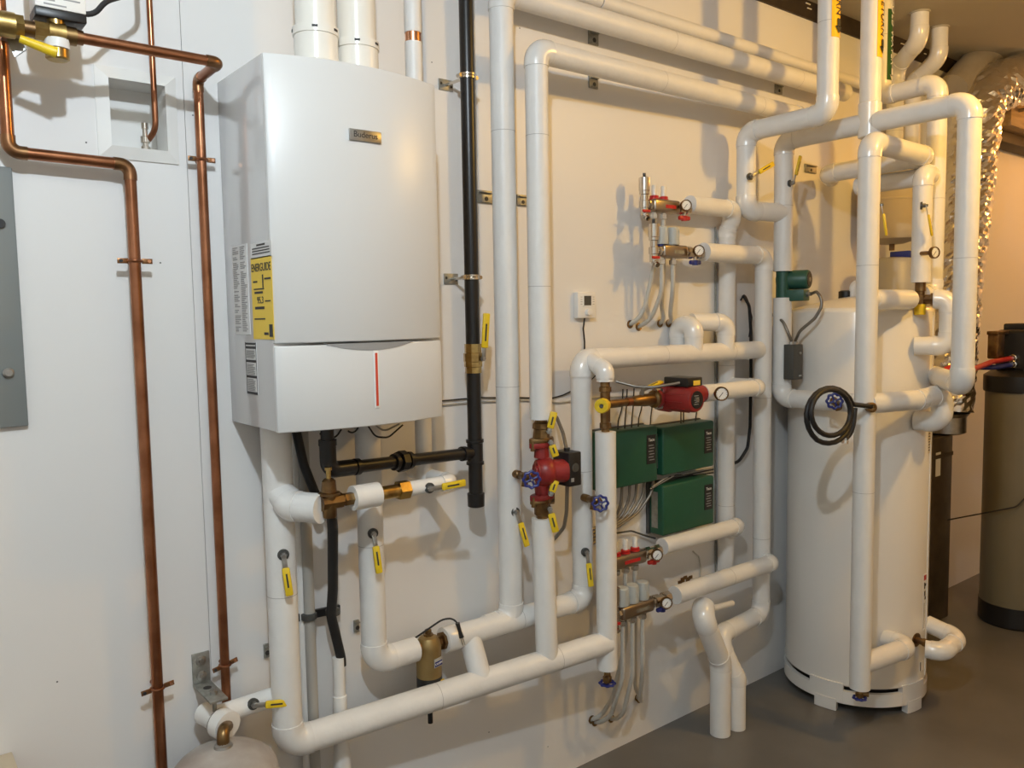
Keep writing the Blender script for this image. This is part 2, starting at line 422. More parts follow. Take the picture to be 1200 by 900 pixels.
printed('label_print', lab, [(ya+dy*.55, ya+dy*.6, z1-0.055, 0.03), (ya+dy*.1, ya+dy*.3, z1-0.055, 0.004), (ya+dy*.65, ya+dy*.95, z1-0.05, 0.004),
    (ya+dy*.12, ya+dy*.62, z1-0.072, 0.003), (ya+dy*.15, ya+dy*.55, z1-0.08, 0.005), (ya+dy*.15, ya+dy*.6, z1-0.115, 0.006), (ya+dy*.1, ya+dy*.62, z1-0.14, 0.003), (ya+dy*.65, ya+dy*.9, z1-0.1, 0.003),
    (ya+dy*.55, ya+dy*.75, z0+0.013, 0.006), (ya+dy*.8, ya+dy*.95, z0+0.02, 0.028)])
text('label_number', '95.3', 0.022, 'print', (BX0-0.0016, ya+dy*.42, z1-0.098), -Y3, Z3, lab)
lab, ya, yb, z0, z1 = side_label('notice_label', 294, 286, 319, 300, 'whitelabel'); dy = yb-ya
printed('label_print', lab, [(ya+dy*.3, ya+dy*.7, z1-0.006, 0.004)]+[(ya+dy*.08, ya+dy*(.8+.15*rl.random()), z1-0.013-0.006*k, 0.0024) for k in range(3)], 'print')
lab, ya, yb, z0, z1 = side_label('instruction_label', 272, 289, 294, 392, 'whitelabel'); dy = yb-ya
rows = []
for c in (0.06, 0.54):
    z = z1-0.006
    while z > z0+0.006:
        if rl.random() > 0.12: rows.append((ya+dy*c, ya+dy*(c+0.18+0.22*rl.random()), z, 0.0022))
        z -= 0.0045
printed('label_print', lab, rows, 'printgrey')
lab, ya, yb, z0, z1 = side_label('warning_label', 288, 401, 303, 463, 'whitelabel'); dy = yb-ya; H = z1-z0
rows = [(ya, yb, z1-0.003, 0.005), (ya+dy*.03, yb-dy*.03, z1-0.012, 0.006), (ya, yb, z1-H*.36, 0.006), (ya, yb, z1-H*.66, 0.006), (ya, yb, z0+0.003, 0.006), (ya, ya+dy*.03, (z0+z1)/2, H), (yb, yb-dy*.03, (z0+z1)/2, H)]
printed('label_bars', lab, rows, 'print')
rows = []
for k in range(30):
    z = z1-0.02-k*(H-0.026)/30
    if min(abs(z-(z1-H*.36)), abs(z-(z1-H*.66))) > 0.006: rows.append((ya+dy*.1, ya+dy*(.6+.3*rl.random()), z, 0.002))
printed('label_print', lab, rows, 'printgrey', BX0-0.0018)
# underside: dark tray, wires
MB().box(((BX0+BX1)/2+.02, -0.12, BZ0-0.005), 0.34, 0.18, 0.008).build('underside_tray', 'darkgrey', boiler, bevel=0.003)
for (us, vs_) in ((((430, 497), (440, 512), (455, 513), (472, 498)), 0), (((440, 498), (450, 506), (468, 497)), 1), (((375, 508), (385, 516), (395, 511), (400, 503)), 2), (((408, 505), (415, 511), (420, 500)), 3)):
    pp = [W(u, v, -0.17) for u, v in us]; MB().sweep(arc_path(pp, 0.03), 0.0024, 8).build('wire', 'rubber' if vs_ != 1 else 'steel', boiler)

# vent pipes and small pipe above the boiler
def vent(u, vbot, wpx, Y, label, z1=ZC):
    x = W(u, 40, Y).x; zb = BZ1; r = 0.047
    t = thing('vent_pipe', label, 'vent pipe', (x, Y, zb), 'vent pipes on the boiler')
    MB().cyl((x, Y, zb+0.02), (x, Y, z1), r, seg=36).build('pipe', 'vent', t)
    zt = zv(x, Y-r, vbot)
    MB().lathe((x, Y, zb), Z3, [(r+0.008, 0), (r+0.008, 0.02), (r+0.004, 0.024), (r+0.004, zt-zb+0.0), (r+0.007, zt-zb+0.001), (r+0.007, zt-zb+0.019), (r+0.001, zt-zb+0.021)], 36).build('collar', 'vent', t)
    for a in (-2.05, -1.0, 0.2, 1.5, 2.8):
        e = Vector((math.cos(a), math.sin(a), 0))
        MB().box(Vector((x, Y, zt+0.011))+e*(r+0.0065), 0.013, 0.003, 0.005, (Vector((-e.y, e.x, 0)), e, Z3)).build('slot', 'print', t)
vent(370, 38, 44, -0.205, 'cream vent pipe nearer the copper pipes, on the boiler top')
vent(418, 54, 47, -0.195, 'cream vent pipe between its twin and the pipe with the copper band')
Yp = -0.10; xp = W(484, 40, Yp).x
t = thing('insulated_pipe', 'white insulated pipe with a bare copper band above the boiler', 'pipe', (xp, Yp, BZ1))
zb = zv(xp, Yp, 50); zb2 = zv(xp, Yp, 39)
MB().cyl((xp, Yp, zv(xp, Yp, 560)), (xp, Yp, zb), 0.0235).build('pipe_jacket', 'jacket', t)
MB().cyl((xp, Yp, zb2), (xp, Yp, ZC), 0.0235).build('pipe_jacket', 'jacket', t)
MB().cyl((xp, Yp, zb-0.01), (xp, Yp, zb2+0.01), 0.0215).build('copper_band', 'copper_bright', t)

# ================================================================== COPPER LINES AT LEFT
def strap(root, p, w=0.042, tilt=0.0, r=0.0125, bell=True):
    p = Vector(p)
    b = MB().torus((p.x, p.y, p.z), Z3, r+0.002, 0.0035, 20, 8).build('pipe_strap', 'copper', root)
    d = Vector((math.cos(tilt), 0, math.sin(tilt)))
    for s in (-1, 1):
        MB().box(p+d*(s*w*0.62)-Y3*0.002, w*0.55, 0.003, 0.012, (d, Y3, d.cross(Y3)*-1)).build('strap_ear', 'solder', b, bevel=0.001)
    for s in (-1, 1):
        MB().lathe(p+d*(s*w*0.72)-Y3*0.003, -Y3, [(0.004, 0), (0.004, 0.003)], 8).build('screw_head', 'copper_bright' if s > 0 else 'print', b)
    if bell: MB().cyl(p+Y3*abs(p.y), p+Y3*r, 0.006, 0.005, 10).build('strap_post', 'copper', b)
def copper_line(root, pts, r, bend):
    run(root, pts, r, bend, 'copper', 'solder', 0.0016, 0.012, 16)
YA = -0.045
xa = W(163, 400, YA).x
za = W(85, 187, YA).z
x_l = W(7, 130, YA).x
c1 = thing('copper_pipe', 'copper pipe stepping right above the grey panel, then down to the floor', 'pipe', (xa, YA, 0))
ztop = ZC-.002
copper_line(c1, [(x_l, YA, ztop), (x_l, YA, za+0.004), (xa, YA, za), (xa, YA, 0.02)], 0.0128, 0.022)
strap(c1, (xa, YA, zv(xa, YA, 306))); strap(c1, (xa, YA, zv(xa, YA, 806)), tilt=0.1)
YB = -0.175; YB2 = -0.03
xb = W(232, 97, YB2).x; zb_ = W(170, 58, YB).z
c2 = thing('copper_pipe', 'thin copper pipe leaving the zone valve and dropping beside the boiler', 'pipe', (xb, YB2, 0))
x_s = W(86, 41, YB).x
copper_line(c2, [(x_s, YB, zb_), (xb, YB, zb_), (xb, YB2, zb_-0.004), (xb, YB2, 0.02)], 0.0112, 0.016)
strap(c2, (xb, YB2, zv(xb, YB2, 187)), 0.036, 0, 0.011); strap(c2, (xb, YB2, zv(xb, YB2, 779)), 0.036, 0.22, 0.011)
# thin ice-maker line into the recessed box
bxm = W(180, 100, -0.012).x
ob = thing('outlet_box', 'white recessed wall outlet box around a small chrome valve', 'outlet box', ((bx0+bx1)/2, 0, bz0))
fr = MB(); fw, ft = 0.028, 0.010
for (cx, cz, lx, lz) in (((bx0+bx1)/2, bz1+fw/2-.004, bx1-bx0+2*fw-.008, fw), ((bx0+bx1)/2, bz0-fw/2+.004, bx1-bx0+2*fw-.008, fw), (bx0-fw/2+.004, (bz0+bz1)/2, fw, bz1-bz0+2*fw-.008), (bx1+fw/2-.004, (bz0+bz1)/2, fw, bz1-bz0+2*fw-.008)):
    pass
def frame_part(a, b, c, d, par):   # mitred, bevelled strip: outer a,b  inner c,d
    q = MB(); q.v = [Vector(p) for p in (a, b, d, c)]
    a2, b2 = Vector(a)-Y3*0.004, Vector(b)-Y3*0.004; c2_, d2 = Vector(c)-Y3*0.013, Vector(d)-Y3*0.013
    q.v += [a2, b2, d2, c2_]; q.f = [(0, 1, 2, 3), (7, 6, 5, 4), (0, 4, 5, 1), (1, 5, 6, 2), (2, 6, 7, 3), (3, 7, 4, 0)]
    q.build('frame_side', 'white', par, smooth=False)
O = [(bx0-fw+.004, 0, bz0-fw+.004), (bx1+fw-.004, 0, bz0-fw+.004), (bx1+fw-.004, 0, bz1+fw-.004), (bx0-fw+.004, 0, bz1+fw-.004)]
I = [(bx0+.003, 0, bz0+.003), (bx1-.003, 0, bz0+.003), (bx1-.003, 0, bz1-.003), (bx0+.003, 0, bz1-.003)]
for k in range(4): frame_part(O[k], O[(k+1) % 4], I[k], I[(k+1) % 4], ob)
tk_ = 0.0025; dp = 0.075; cu = MB()
cu.box(((bx0+bx1)/2, dp, (bz0+bz1)/2), bx1-bx0-.002, tk_, bz1-bz0-.002)
cu.box((bx0+.002, dp/2, (bz0+bz1)/2), tk_, dp, bz1-bz0-.002); cu.box((bx1-.002, dp/2, (bz0+bz1)/2), tk_, dp, bz1-bz0-.002)
cu.box(((bx0+bx1)/2, dp/2, bz0+.002), bx1-bx0-.002, dp, tk_); cu.box(((bx0+bx1)/2, dp/2, bz1-.002), bx1-bx0-.002, dp, tk_)
cu.build('recess', 'white', ob, smooth=False)
bv = W(170.5, 166, 0.02); bv.z = bz0+0.004
v_ = fit(ob, bv, Z3, [(0.0105, 0), (0.0105, .010), (0.007, .011), (0.007, .018), (0.011, .019), (0.011, .032), (0.006, .034), (0.006, .05), (0.008, .051), (0.008, .064)], 'chrome', 'angle_valve', 12)
c3 = thing('copper_tube', 'slim copper tube dropping into the recessed white outlet box', 'pipe', (bxm, -0.012, bz0))
MB().sweep(arc_path([(bxm, -0.012, ZC), (bxm, -0.012, bv.z+0.045), bv+Vector((0.006, 0, 0.026))], 0.035), 0.0068, 12).build('tube', 'copper', c3)

# zone valve with actuator at top left
zr = thing('zone_valve', 'motorised zone valve, white actuator head on a brass body', 'valve', W(70, 45, YB))
pv = Vector((W(52, 32, YB).x, YB, zb_))
zvx = lambda u: xu(YB, zb_, u)
prof_x = lambda u0, u1, r, m, nm, seg=18: MB().cyl((zvx(u0), YB, zb_), (zvx(u1), YB, zb_), r, seg=seg).build(nm, m, zr)
prof_x(-25, 17, 0.0245, 'brass', 'check_valve', 24); prof_x(17, 27, 0.0225, 'brass', 'hex_nut', 6)
prof_x(27, 41, 0.0155, 'bronze', 'nipple'); prof_x(40, 57, 0.0185, 'brass', 'valve_body', 8)
prof_x(56, 76, 0.022, 'brass', 'valve_body'); prof_x(75, 89, 0.018, 'bronze', 'coupling'); prof_x(88, 97, 0.0145, 'solder', 'coupling')
cx = zvx(66)
fit(zr, (cx, YB, zb_-0.052), Z3, [(0.018, 0), (0.022, 0.003), (0.022, 0.02), (0.017, 0.022), (0.017, 0.05)], 'brass', 'lower_port')
fit(zr, (cx, YB, zb_-0.03), Z3, [(0.0228, 0), (0.0228, 0.018)], 'whitelabel', 'paper_tag', 20)
fit(zr, (cx, YB, zb_), Z3, [(0.016, 0), (0.016, 0.024)], 'brass', 'neck')
ac = Vector((zvx(71), YB+0.012, zb_+0.033))
MB().box(ac, 0.092, 0.06, 0.018).build('actuator_base', 'blackplastic', zr, bevel=0.003)
h_ = MB().box(ac+Z3*0.069-Y3*0.0005, 0.091, 0.059, 0.12).build('actuator_cover', 'white', zr, bevel=0.003)
for k, (dx, dz, ln) in enumerate(((-0.02, 0.028, 0.02), (0.02, 0.034, 0.03), (-0.01, 0.02, 0.04), (0.0, 0.045, 0.05))):
    MB().box(ac+Vector((dx, -0.0302, dz-.004)), ln, 0.0008, 0.003).build('cover_print', 'printgrey', h_, smooth=False)
p0 = Vector((ac.x+0.046, ac.y, ac.z+0.02))
MB().sweep(arc_path([p0, p0+Vector((0.02, 0, 0.0)), p0+Vector((0.04, -0.01, 0.03)), p0+Vector((0.12, 0.03, 0.08)), p0+Vector((0.14, 0.12, 0.3))], 0.04), 0.0055, 10).build('cable', 'rubber', zr)
MB().cyl((zvx(20), YB-0.02, zb_-0.028), (zvx(62), YB-0.026, zb_-0.045), 0.0075, 0.011, 12).build('lever_grip', 'yellow', zr)
t = thing('pipe_bracket', 'thin galvanised angle bracket under the brass check valve', 'bracket', W(18, 58, -0.1))
pp = [W(5, 40, -0.14), W(23, 42, -0.14), W(30, 58, -0.14), W(17, 67, -0.14)]
MB().prism(pp, (0.002, 0.004, 0)).build('plate', 'steel', t, smooth=False)
MB().box(W(12, 45, -0.075), 0.03, 0.14, 0.003).build('arm', 'steel', t, smooth=False)

# grey breaker panel at the far left
pz0, pz1 = W(20, 500, -0.008).z, W(8, 196, -0.008).z; px1 = W(24, 400, -0.012).x
pn = thing('breaker_panel', 'grey metal breaker panel door below the copper pipe', 'electrical panel', (px1-0.18, 0, pz0))
MB().box((px1-0.18, -0.008, (pz0+pz1)/2), 0.37, 0.012, pz1-pz0).build('cover', 'panelgrey', pn, bevel=0.003)
MB().box((px1-0.20, -0.018, (pz0+pz1)/2), 0.27, 0.008, pz1-pz0-0.1).build('door', 'panelgrey', pn, bevel=0.002)
sc_ = W(10, 437, -0.016); MB().lathe(sc_, -Y3, [(0.011, 0), (0.011, 0.003), (0.007, 0.006)], 14).build('screw', 'steel', pn)
sc_ = W(0, 262, -0.016); MB().lathe(sc_, -Y3, [(0.010, 0), (0.010, 0.003)], 14).build('latch', 'blackplastic', pn)
ck = W(6, 897, -0.06)
t = thing('corner_box', 'corner of a pale carton low against the wall', 'box', (ck.x-0.09, -0.06, 0))
MB().box((ck.x-0.10, -0.075, ck.z/2-0.004), 0.235, 0.14, ck.z-0.008).build('carton', 'wood', t, bevel=0.002)
MB().box((ck.x-0.10, -0.075, ck.z-0.004), 0.24, 0.145, 0.008).build('lid', 'beige', t, bevel=0.002)

# ================================================================== EXPANSION TANK (lower left)
YE = -0.17; ex = W(262, 880, YE); er = 0.123; ez = zv(ex.x, YE, 873)
et = thing('expansion_tank', 'grey domed expansion tank hanging below the angle bracket', 'tank', (ex.x, YE, 0.20))
prof = [(er*.35, 0), (er*.7, 0.02), (er, 0.07)]
H = ez-0.20; prof += [(er, H-0.075)]
for k in range(1, 9):
    a = k/8*math.pi/2; prof.append((er*math.cos(a)*1.0 if k < 8 else 0.02, H-0.075+0.072*math.sin(a)))
MB().lathe((ex.x, YE, 0.20), Z3, prof, 40).build('shell', 'exptank', et)
fit(et, (ex.x, YE, ez-0.004), Z3, [(0.022, 0), (0.020, 0.006), (0.015, 0.008), (0.013, 0.014)], 'steel', 'connection')
zE = zv(ex.x, YE, 856)
bp_ = W(263, 849, YE+.055)
xd = (W(246, 848, YE+0.03)-W(258, 838, YE)).normalized()
axE = Vector((-0.30, 0.93, 0.10)).normalized()
MB().sweep(arc_path([(ex.x, YE, ez+0.004), (ex.x, YE, zE), bp_-axE*.01], 0.018), 0.0145, 14).build('elbow', 'bronze', et)
fit(et, bp_-axE*0.015, axE, [(0.022, 0), (0.036, 0.002), (0.036, 0.032), (0.03, 0.034)], 'white', 'plastic_collar')
fit(et, bp_+axE*0.02, axE, [(0.026, 0), (0.026, 0.062), (0.02, 0.064)], 'white', 'plastic_nut')
fit(et, bp_+axE*0.016, axE, [(0.034, 0), (0.034, 0.006)], 'zinc', 'clamp_ring')
t = thing('angle_bracket', 'galvanised angle bracket screwed to the wall above the grey tank', 'bracket', W(236, 790, 0))
b0 = W(224, 767, 0); b1 = W(244.5, 765, 0); zb0 = W(236, 800, 0).z
ctr = Vector(((b0.x+b1.x)/2, -0.003, (b0.z+zb0)/2)); wd = b1.x-b0.x
MB().box(ctr, wd, 0.006, b0.z-zb0).build('wall_plate', 'zinc', t, bevel=0.001)
for k in (0.25, 0.75):
    p = Vector((ctr.x, -0.006, zb0+(b0.z-zb0)*k)); o = MB().lathe(p, -Y3, [(0.013, 0), (0.012, 0.002), (0.006, 0.003), (0.005, 0.006)], 18).build('screw', 'steel', t)
MB().box((ctr.x, -0.065, zb0), wd, 0.13, 0.006).build('shelf_plate', 'zinc', t, bevel=0.001)
for (k, nm) in ((0.35, 'slot'), (0.7, 'nut')):
    p = Vector((ctr.x, -0.13*k, zb0+0.003))
    if nm == 'slot': MB().lathe(p, Z3, [(0.010, 0), (0.010, 0.0006)], 12).build(nm, 'print', t)
    else: MB().lathe(p, Z3, [(0.009, 0), (0.009, 0.008), (0.005, 0.008), (0.005, 0.014)], 6).build(nm, 'steel', t)
MB().cyl((ctr.x, -0.13*0.72, zb0-0.004), (ctr.x, -0.13*0.72, bp_.z+0.03), 0.005, seg=10).build('threaded_rod', 'zinc', t)

# ================================================================== WHITE PIPEWORK BESIDE AND BELOW THE BOILER
# supply riser + low header
YS = -0.10; xS = W(327, 600, YS).x; zH = 0.527; xH, YH = 1.857, -0.194
hd = thing('insulated_pipe', 'white pipe from the boiler underside, turning into the long low header', 'pipe', (xS, YS, zH))
run(hd, [(xS, YS, BZ0-0.01), (xS, YS, zH-.016), (xH, YH, zH)], 0.0375, 0.045)
def header_y(x): return YS+(YH-YS)*(x-xS)/(xH-xS)
lever(hd, W(332, 650, YS-0.036), W(339, 696, YS-0.048), (-.35, -1, 0))
# relief / fill branch in front of the riser
Yr = -0.225
va = W(388, 588, Yr); zr_ = va.z
rb = thing('fill_valve_assembly', 'bronze pressure valve and short white pipe under the boiler front', 'valve', va)
run(rb, [(xS, YS, zr_+0.02), (xS+0.012, YS-0.05, zr_-.012), W(377, 596, Yr)], 0.0365, 0.03)
fx = lambda u: Vector((xu(Yr, zr_, u), Yr, zr_))
def seg(root, u0, u1, r, m, nm, s=20): return MB().cyl(fx(u0), fx(u1), r, seg=s).build(nm, m, root)
seg(rb, 376, 400, 0.020, 'bronze', 'valve_body', 8); seg(rb, 399, 406, 0.013, 'bronze', 'nipple'); seg(rb, 403, 413, 0.0165, 'bronze', 'hex_nut', 6)
fit(rb, fx(386)-Z3*0.038, Z3, [(0.016, 0), (0.018, 0.004), (0.018, 0.06)], 'bronze', 'valve_body', 16)
fit(rb, fx(386)+Z3*0.018, Z3, [(0.027, 0), (0.027, 0.006), (0.019, 0.008), (0.017, 0.034), (0.011, 0.04)], 'bronze', 'spring_bonnet', 20)
fit(rb, fx(386)+Z3*0.056, Z3, [(0.006, 0), (0.006, 0.022), (0.009, 0.023), (0.009, 0.03)], 'brass', 'adjusting_screw', 8)
seg(rb, 413, 443, 0.031, 'white', 'plastic_sleeve', 28); seg(rb, 443, 474, 0.0175, 'brass', 'check_valve'); seg(rb, 466, 478, 0.025, 'brass', 'hex_nut', 6)
e0 = fx(478); e1 = fx(530)
run(rb, [e0, e1, Vector((e1.x, -0.02, e1.z))], 0.0195, 0.024)
lever(rb, fx(500)+Vector((-.004, -0.02, -0.002)), fx(534)+Vector((0, -0.035, 0.004)), (-.2, -1, 0))
# black relief hose and tailpiece
hz = thing('drain_hose', 'black relief hose hanging from the bronze valve into a white tailpipe', 'hose', W(398, 860, -0.06))
MB().sweep(arc_path([fx(388)-Z3*0.03, W(390, 620, -0.20), W(390, 690, -0.12), W(388, 722, -0.075), W(400, 772, -0.06), W(400, 780, -0.06)], 0.08), 0.0132, 14).build('hose', 'rubber', hz)
xt = W(397.5, 800, -0.06).x; zt1 = zv(xt, -0.06, 770)
MB().lathe((xt, -0.06, 0.30), Z3, [(0.026, 0), (0.026, 0.02), (0.024, 0.022), (0.0245, 0.10), (0.019, 0.14), (0.016, zv(xt, -.06, 838)-.30), (0.019, zv(xt, -.06, 837)-.30), (0.019, zv(xt, -.06, 815)-.30), (0.016, zv(xt, -.06, 814)-.30), (0.0165, zt1-.30)], 22).build('tailpipe', 'white', hz)
MB().cyl((xt, -0.06, 0.002), (xt, -0.06, 0.292), 0.0235, seg=22).build('standpipe', 'white', hz)
MB().lathe((xt, -0.06, 0.292), Z3, [(0.0275, 0), (0.0275, 0.008)], 22).build('tail_ring', 'greypvc', hz)
# grey condensate pipe with black strut
xg = W(362, 700, -0.045).x
cg = thing('condensate_pipe', 'grey plastic pipe dropping behind the white riser under the boiler', 'pipe', (xg, -0.045, 0.36))
MB().cyl((xg, -0.045, 0.36), (xg, -0.045, BZ0-0.01), 0.0145, seg=16).build('pipe', 'greypvc', cg)
MB().cyl((xg-.014, -0.028, 0.36), (xg-.014, -0.028, BZ0-0.01), 0.0125, seg=16).build('pipe', 'white', cg)
st = thing('pipe_clamp_strip', 'black clamp strip holding the grey pipe and the black hose', 'clamp', W(372, 720, -0.03))
p0, p1 = W(346, 724, -0.03), W(398, 713, -0.03)
MB().box((p0+p1)/2, (p1-p0).length, 0.012, 0.022, ((p1-p0).normalized(), Y3, Z3)).build('strip', 'blackplastic', st, bevel=0.002)
for (u, v, yy, rr) in ((362, 722, -0.045, 0.0175), (390, 717, -0.068, 0.0165)):
    MB().lathe(W(u, v, yy)-Z3*0.009, Z3, [(rr, 0), (rr+.003, .002), (rr+.003, .016), (rr, .018)], 18).build('clamp_ring', 'darkgrey', st)
MB().sweep(arc_path([W(346, 500, -0.08), W(356, 545, -0.08), W(374, 590, -0.10)], 0.08), 0.012, 12).build('hose', 'rubber', hz)

# return riser, dirt separator, return line
Yq = -0.090; xq = W(435, 650, Yq).x; zr2 = 0.652
rt = thing('insulated_pipe', 'white return pipe from the boiler, bending towards the bronze separator', 'pipe', (xq, Yq, zr2))
xs0 = W(487, 768, Yq).x
run(rt, [(xq, Yq, BZ0-0.01), (xq, Yq, zr2), (xs0, Yq, zr2)], 0.0345, 0.043)
lever(rt, W(437, 625, Yq-0.034), W(443, 670, Yq-0.046), (-.3, -1, 0))
xsp = W(502.5, 772, Yq).x
sp_ = thing('dirt_separator', 'bronze dirt separator canister with blue badge and black band', 'separator', (xsp, Yq, zv(xsp, Yq, 812)))
zt_, zbm = zv(xsp, Yq, 745), zv(xsp, Yq, 810)
Hs = zt_-zbm; rs = 0.0365
MB().lathe((xsp, Yq, zbm+Hs*.28), Z3, [(rs, 0), (rs, Hs*.54), (rs*.93, Hs*.62), (rs*.72, Hs*.70), (rs*.42, Hs*.73)], 32).build('canister', 'sep_bronze', sp_)
MB().lathe((xsp, Yq, zbm+Hs*.06), Z3, [(rs*.9, 0), (rs*1.01, 0.004), (rs*1.01, Hs*.23)], 32).build('magnet_band', 'blackplastic', sp_)
MB().lathe((xsp, Yq, zbm-Hs*.2), Z3, [(0.012, 0), (rs*.55, 0.005), (rs*.8, Hs*.22)], 24).build('drain_cone', 'bronze', sp_)
MB().cyl((xsp, Yq, zv(xsp, Yq, 847)), (xsp, Yq, zbm-Hs*.15), 0.0075, seg=12).build('drain_cock', 'blackplastic', sp_)
MB().lathe((xsp, Yq, zbm+Hs), Z3, [(0.015, 0), (0.015, 0.006), (0.010, 0.008), (0.010, 0.018), (0.006, 0.02)], 8).build('vent_cap', 'bronze', sp_)
nn = Vector((-.42, -.9, 0)).normalized(); tt = Vector((nn.y*-1, nn.x, 0))
lp = Vector((xsp, Yq, zbm+Hs*.58))+Vector((.25, -.97, 0)).normalized()*(rs+0.0005)
n2 = Vector((.25, -.97, 0)).normalized(); t2 = Vector((-n2.y, n2.x, 0))
bd = MB().box(lp, 0.034, 0.002, 0.026, (t2, -n2, Z3)).build('badge', 'greypvc', sp_, bevel=0.0008)
MB().box(lp+n2*0.0012-Z3*.003, 0.030, 0.001, 0.014, (t2, -n2, Z3)).build('badge_band', 'blue', bd)
text('badge_lettering', 'CALEFFI', 0.0085, 'white', lp+n2*0.0022-Z3*.003, t2, Z3, bd)
MB().box(Vector((xsp, Yq, zbm+Hs*.18))+n2*(rs+0.002)+t2*.014, 0.014, 0.001, 0.022, (t2, -n2, Z3)).build('yellow_sticker', 'yellowlabel', sp_)
xfl = W(520, 752, Yq).x
fit(sp_, (xsp+rs*.8, Yq, zr2), X3, [(0.016, 0), (0.016, xfl-xsp-rs*.8-0.012), (0.026, xfl-xsp-rs*.8-0.01), (0.026, xfl-xsp-rs*.8)], 'bronze', 'outlet_union', 8)
fit(sp_, (xs0-0.004, Yq, zr2), X3, [(0.018, 0), (0.018, xsp-rs*.8-xs0+.01)], 'bronze', 'inlet_union', 12)
# cord with clip lying over the separator
cl = thing('power_cord', 'thin black cord with a plug end looped over the bronze separator', 'cord', W(540, 745, Yq-0.05))
MB().sweep(arc_path([W(450, 757, -0.065), W(462, 760, -0.072), W(480, 752, -0.075), W(502, 737, -.10), W(518, 726, -0.11), W(532, 724, -0.12), W(536, 731, -0.135)], 0.05), 0.0028, 8).build('cord', 'rubber', cl)
a_, b_ = W(536, 730, -0.135), W(541, 747, -0.142)
MB().sweep([a_, a_+(b_-a_)*.2, a_+(b_-a_)*.6, b_], [0.007, 0.006, 0.0055, 0.0075], 12).build('plug', 'blackplastic', cl)
for s in (-1, 1): MB().cyl(b_+Vector((s*.0035, 0, 0)), b_+(b_-a_)*.55+Vector((s*.0035, 0, 0)), 0.0014, seg=8).build('prong', 'steel', cl)

YG = -0.108; xr0 = xfl
x680 = W(682, 560, YG).x; zG = W(790, 415, YG).z; x890 = W(893, 550, YG).x
gl = thing('insulated_pipe', 'white return loop rising beside the red pump and running across above the green boxes', 'pipe', (x680, YG, zr2))
run(gl, [(xr0, Yq, zr2), (x680, YG, zr2+0.002), (x680, YG, zG), (x890-0.03, YG, zG-0.003)], 0.0345, 0.042)
fit(gl, (xr0-.001, Yq, zr2), X3, [(0.037, 0), (0.0375, 0.05), (0.035, 0.052)], 'pvc', 'end_collar', 24)
stx = W(556, 760, -0.12).x
MB().sweep([(stx, Yq, zr2), (stx, header_y(stx), zH)], 0.033, 24).build('crossover_jacket', 'jacket', gl)
lever(gl, W(686, 647, YG-0.034), W(690, 686, YG-0.046), (-.3, -1, 0))
wheel_valve(gl, W(684, 583, YG-0.028), None, spout=(0, .1, -1), R=0.0225, wdir=(-.60, -.80, 0), center=W(703.5, 590, -.245))
# tall pipe next to the gas line, top line along the wall
Y5 = -0.09; x594 = W(592, 300, Y5).x; z0l = W(720, 29, Y5).z
p5 = thing('insulated_pipe', 'tall white pipe next to the black gas pipe, joining the upper wall line', 'pipe', (x594, Y5, zr2))
run(p5, [(x594-0.10, Yq+.002, zr2), (x594, Y5, zr2), (x594, Y5, z0l), (xu(Y5, z0l, 990), Y5, z0l)], 0.0362, 0.043)
lever(p5, W(604, 600, Y5-0.034), W(615, 639, Y5-0.046), (-.2, -1, 0))
wheel_valve(p5, W(603, 555, Y5-0.03), None, spout=(0, .1, -1), R=0.023, wdir=(-.55, -.83, 0), center=W(623, 562, -.215))
# pump riser and second wall line
Y6 = -0.160; x630 = W(630.5, 230, Y6).x; z1l = W(720, 82, Y6).z
zpt, zpb = zv(x630, Y6, 491), zv(x630, Y6, 607)
p6 = thing('insulated_pipe', 'white pipe dropping to the red pump top from the second wall line', 'pipe', (x630, Y6, zpt))
xe = xu(Y6, z1l, 938)
_c = Vector((xe, Y6, z1l))-CAM; pe = W(938, 450-FPX*_c.dot(_u)/_c.dot(_f), -0.105)
run(p6, [(x630, Y6, zpt), (x630, Y6, z1l), pe, (pe.x+.02, -0.02, pe.z)], 0.0345, 0.036)
p6b = thing('insulated_pipe', 'short white pipe from the red pump bottom down to the header', 'pipe', (x630, header_y(x630), zH))
MB().cyl((x630, header_y(x630), zH), (x630, Y6, zpb), 0.0345, seg=24).build('pipe_jacket', 'jacket', p6b)
# thinnest line high on the wall
Y0 = -0.045; z00 = W(800, 32, Y0).z
p0_ = thing('insulated_pipe', 'slim white pipe highest on the wall under the dark gap strip', 'pipe', (W(690, 5, Y0).x, Y0, z00))
xa0, xa1, xa2 = xu(Y0, z00, 612), xu(Y0, z00, 703), xu(Y0, z00, 919)
MB().cyl((xa0, Y0, z00), (xa1-.004, Y0, z00), 0.0235, seg=20).build('pipe_jacket', 'jacket', p0_)
MB().cyl((xa1, Y0, z00), (xa2, Y0, z00), 0.0255, seg=20).build('pipe_jacket', 'jacket', p0_)
MB().cyl((xa1-.006, Y0, z00), (xa1+.002, Y0, z00), 0.021, seg=20).build('joint', 'bronze', p0_)
MB().cyl((xa2, Y0, z00), (xu(Y0, z00, 1035), Y0, z00), 0.0225, seg=20).build('pipe_jacket', 'jacket', p0_)

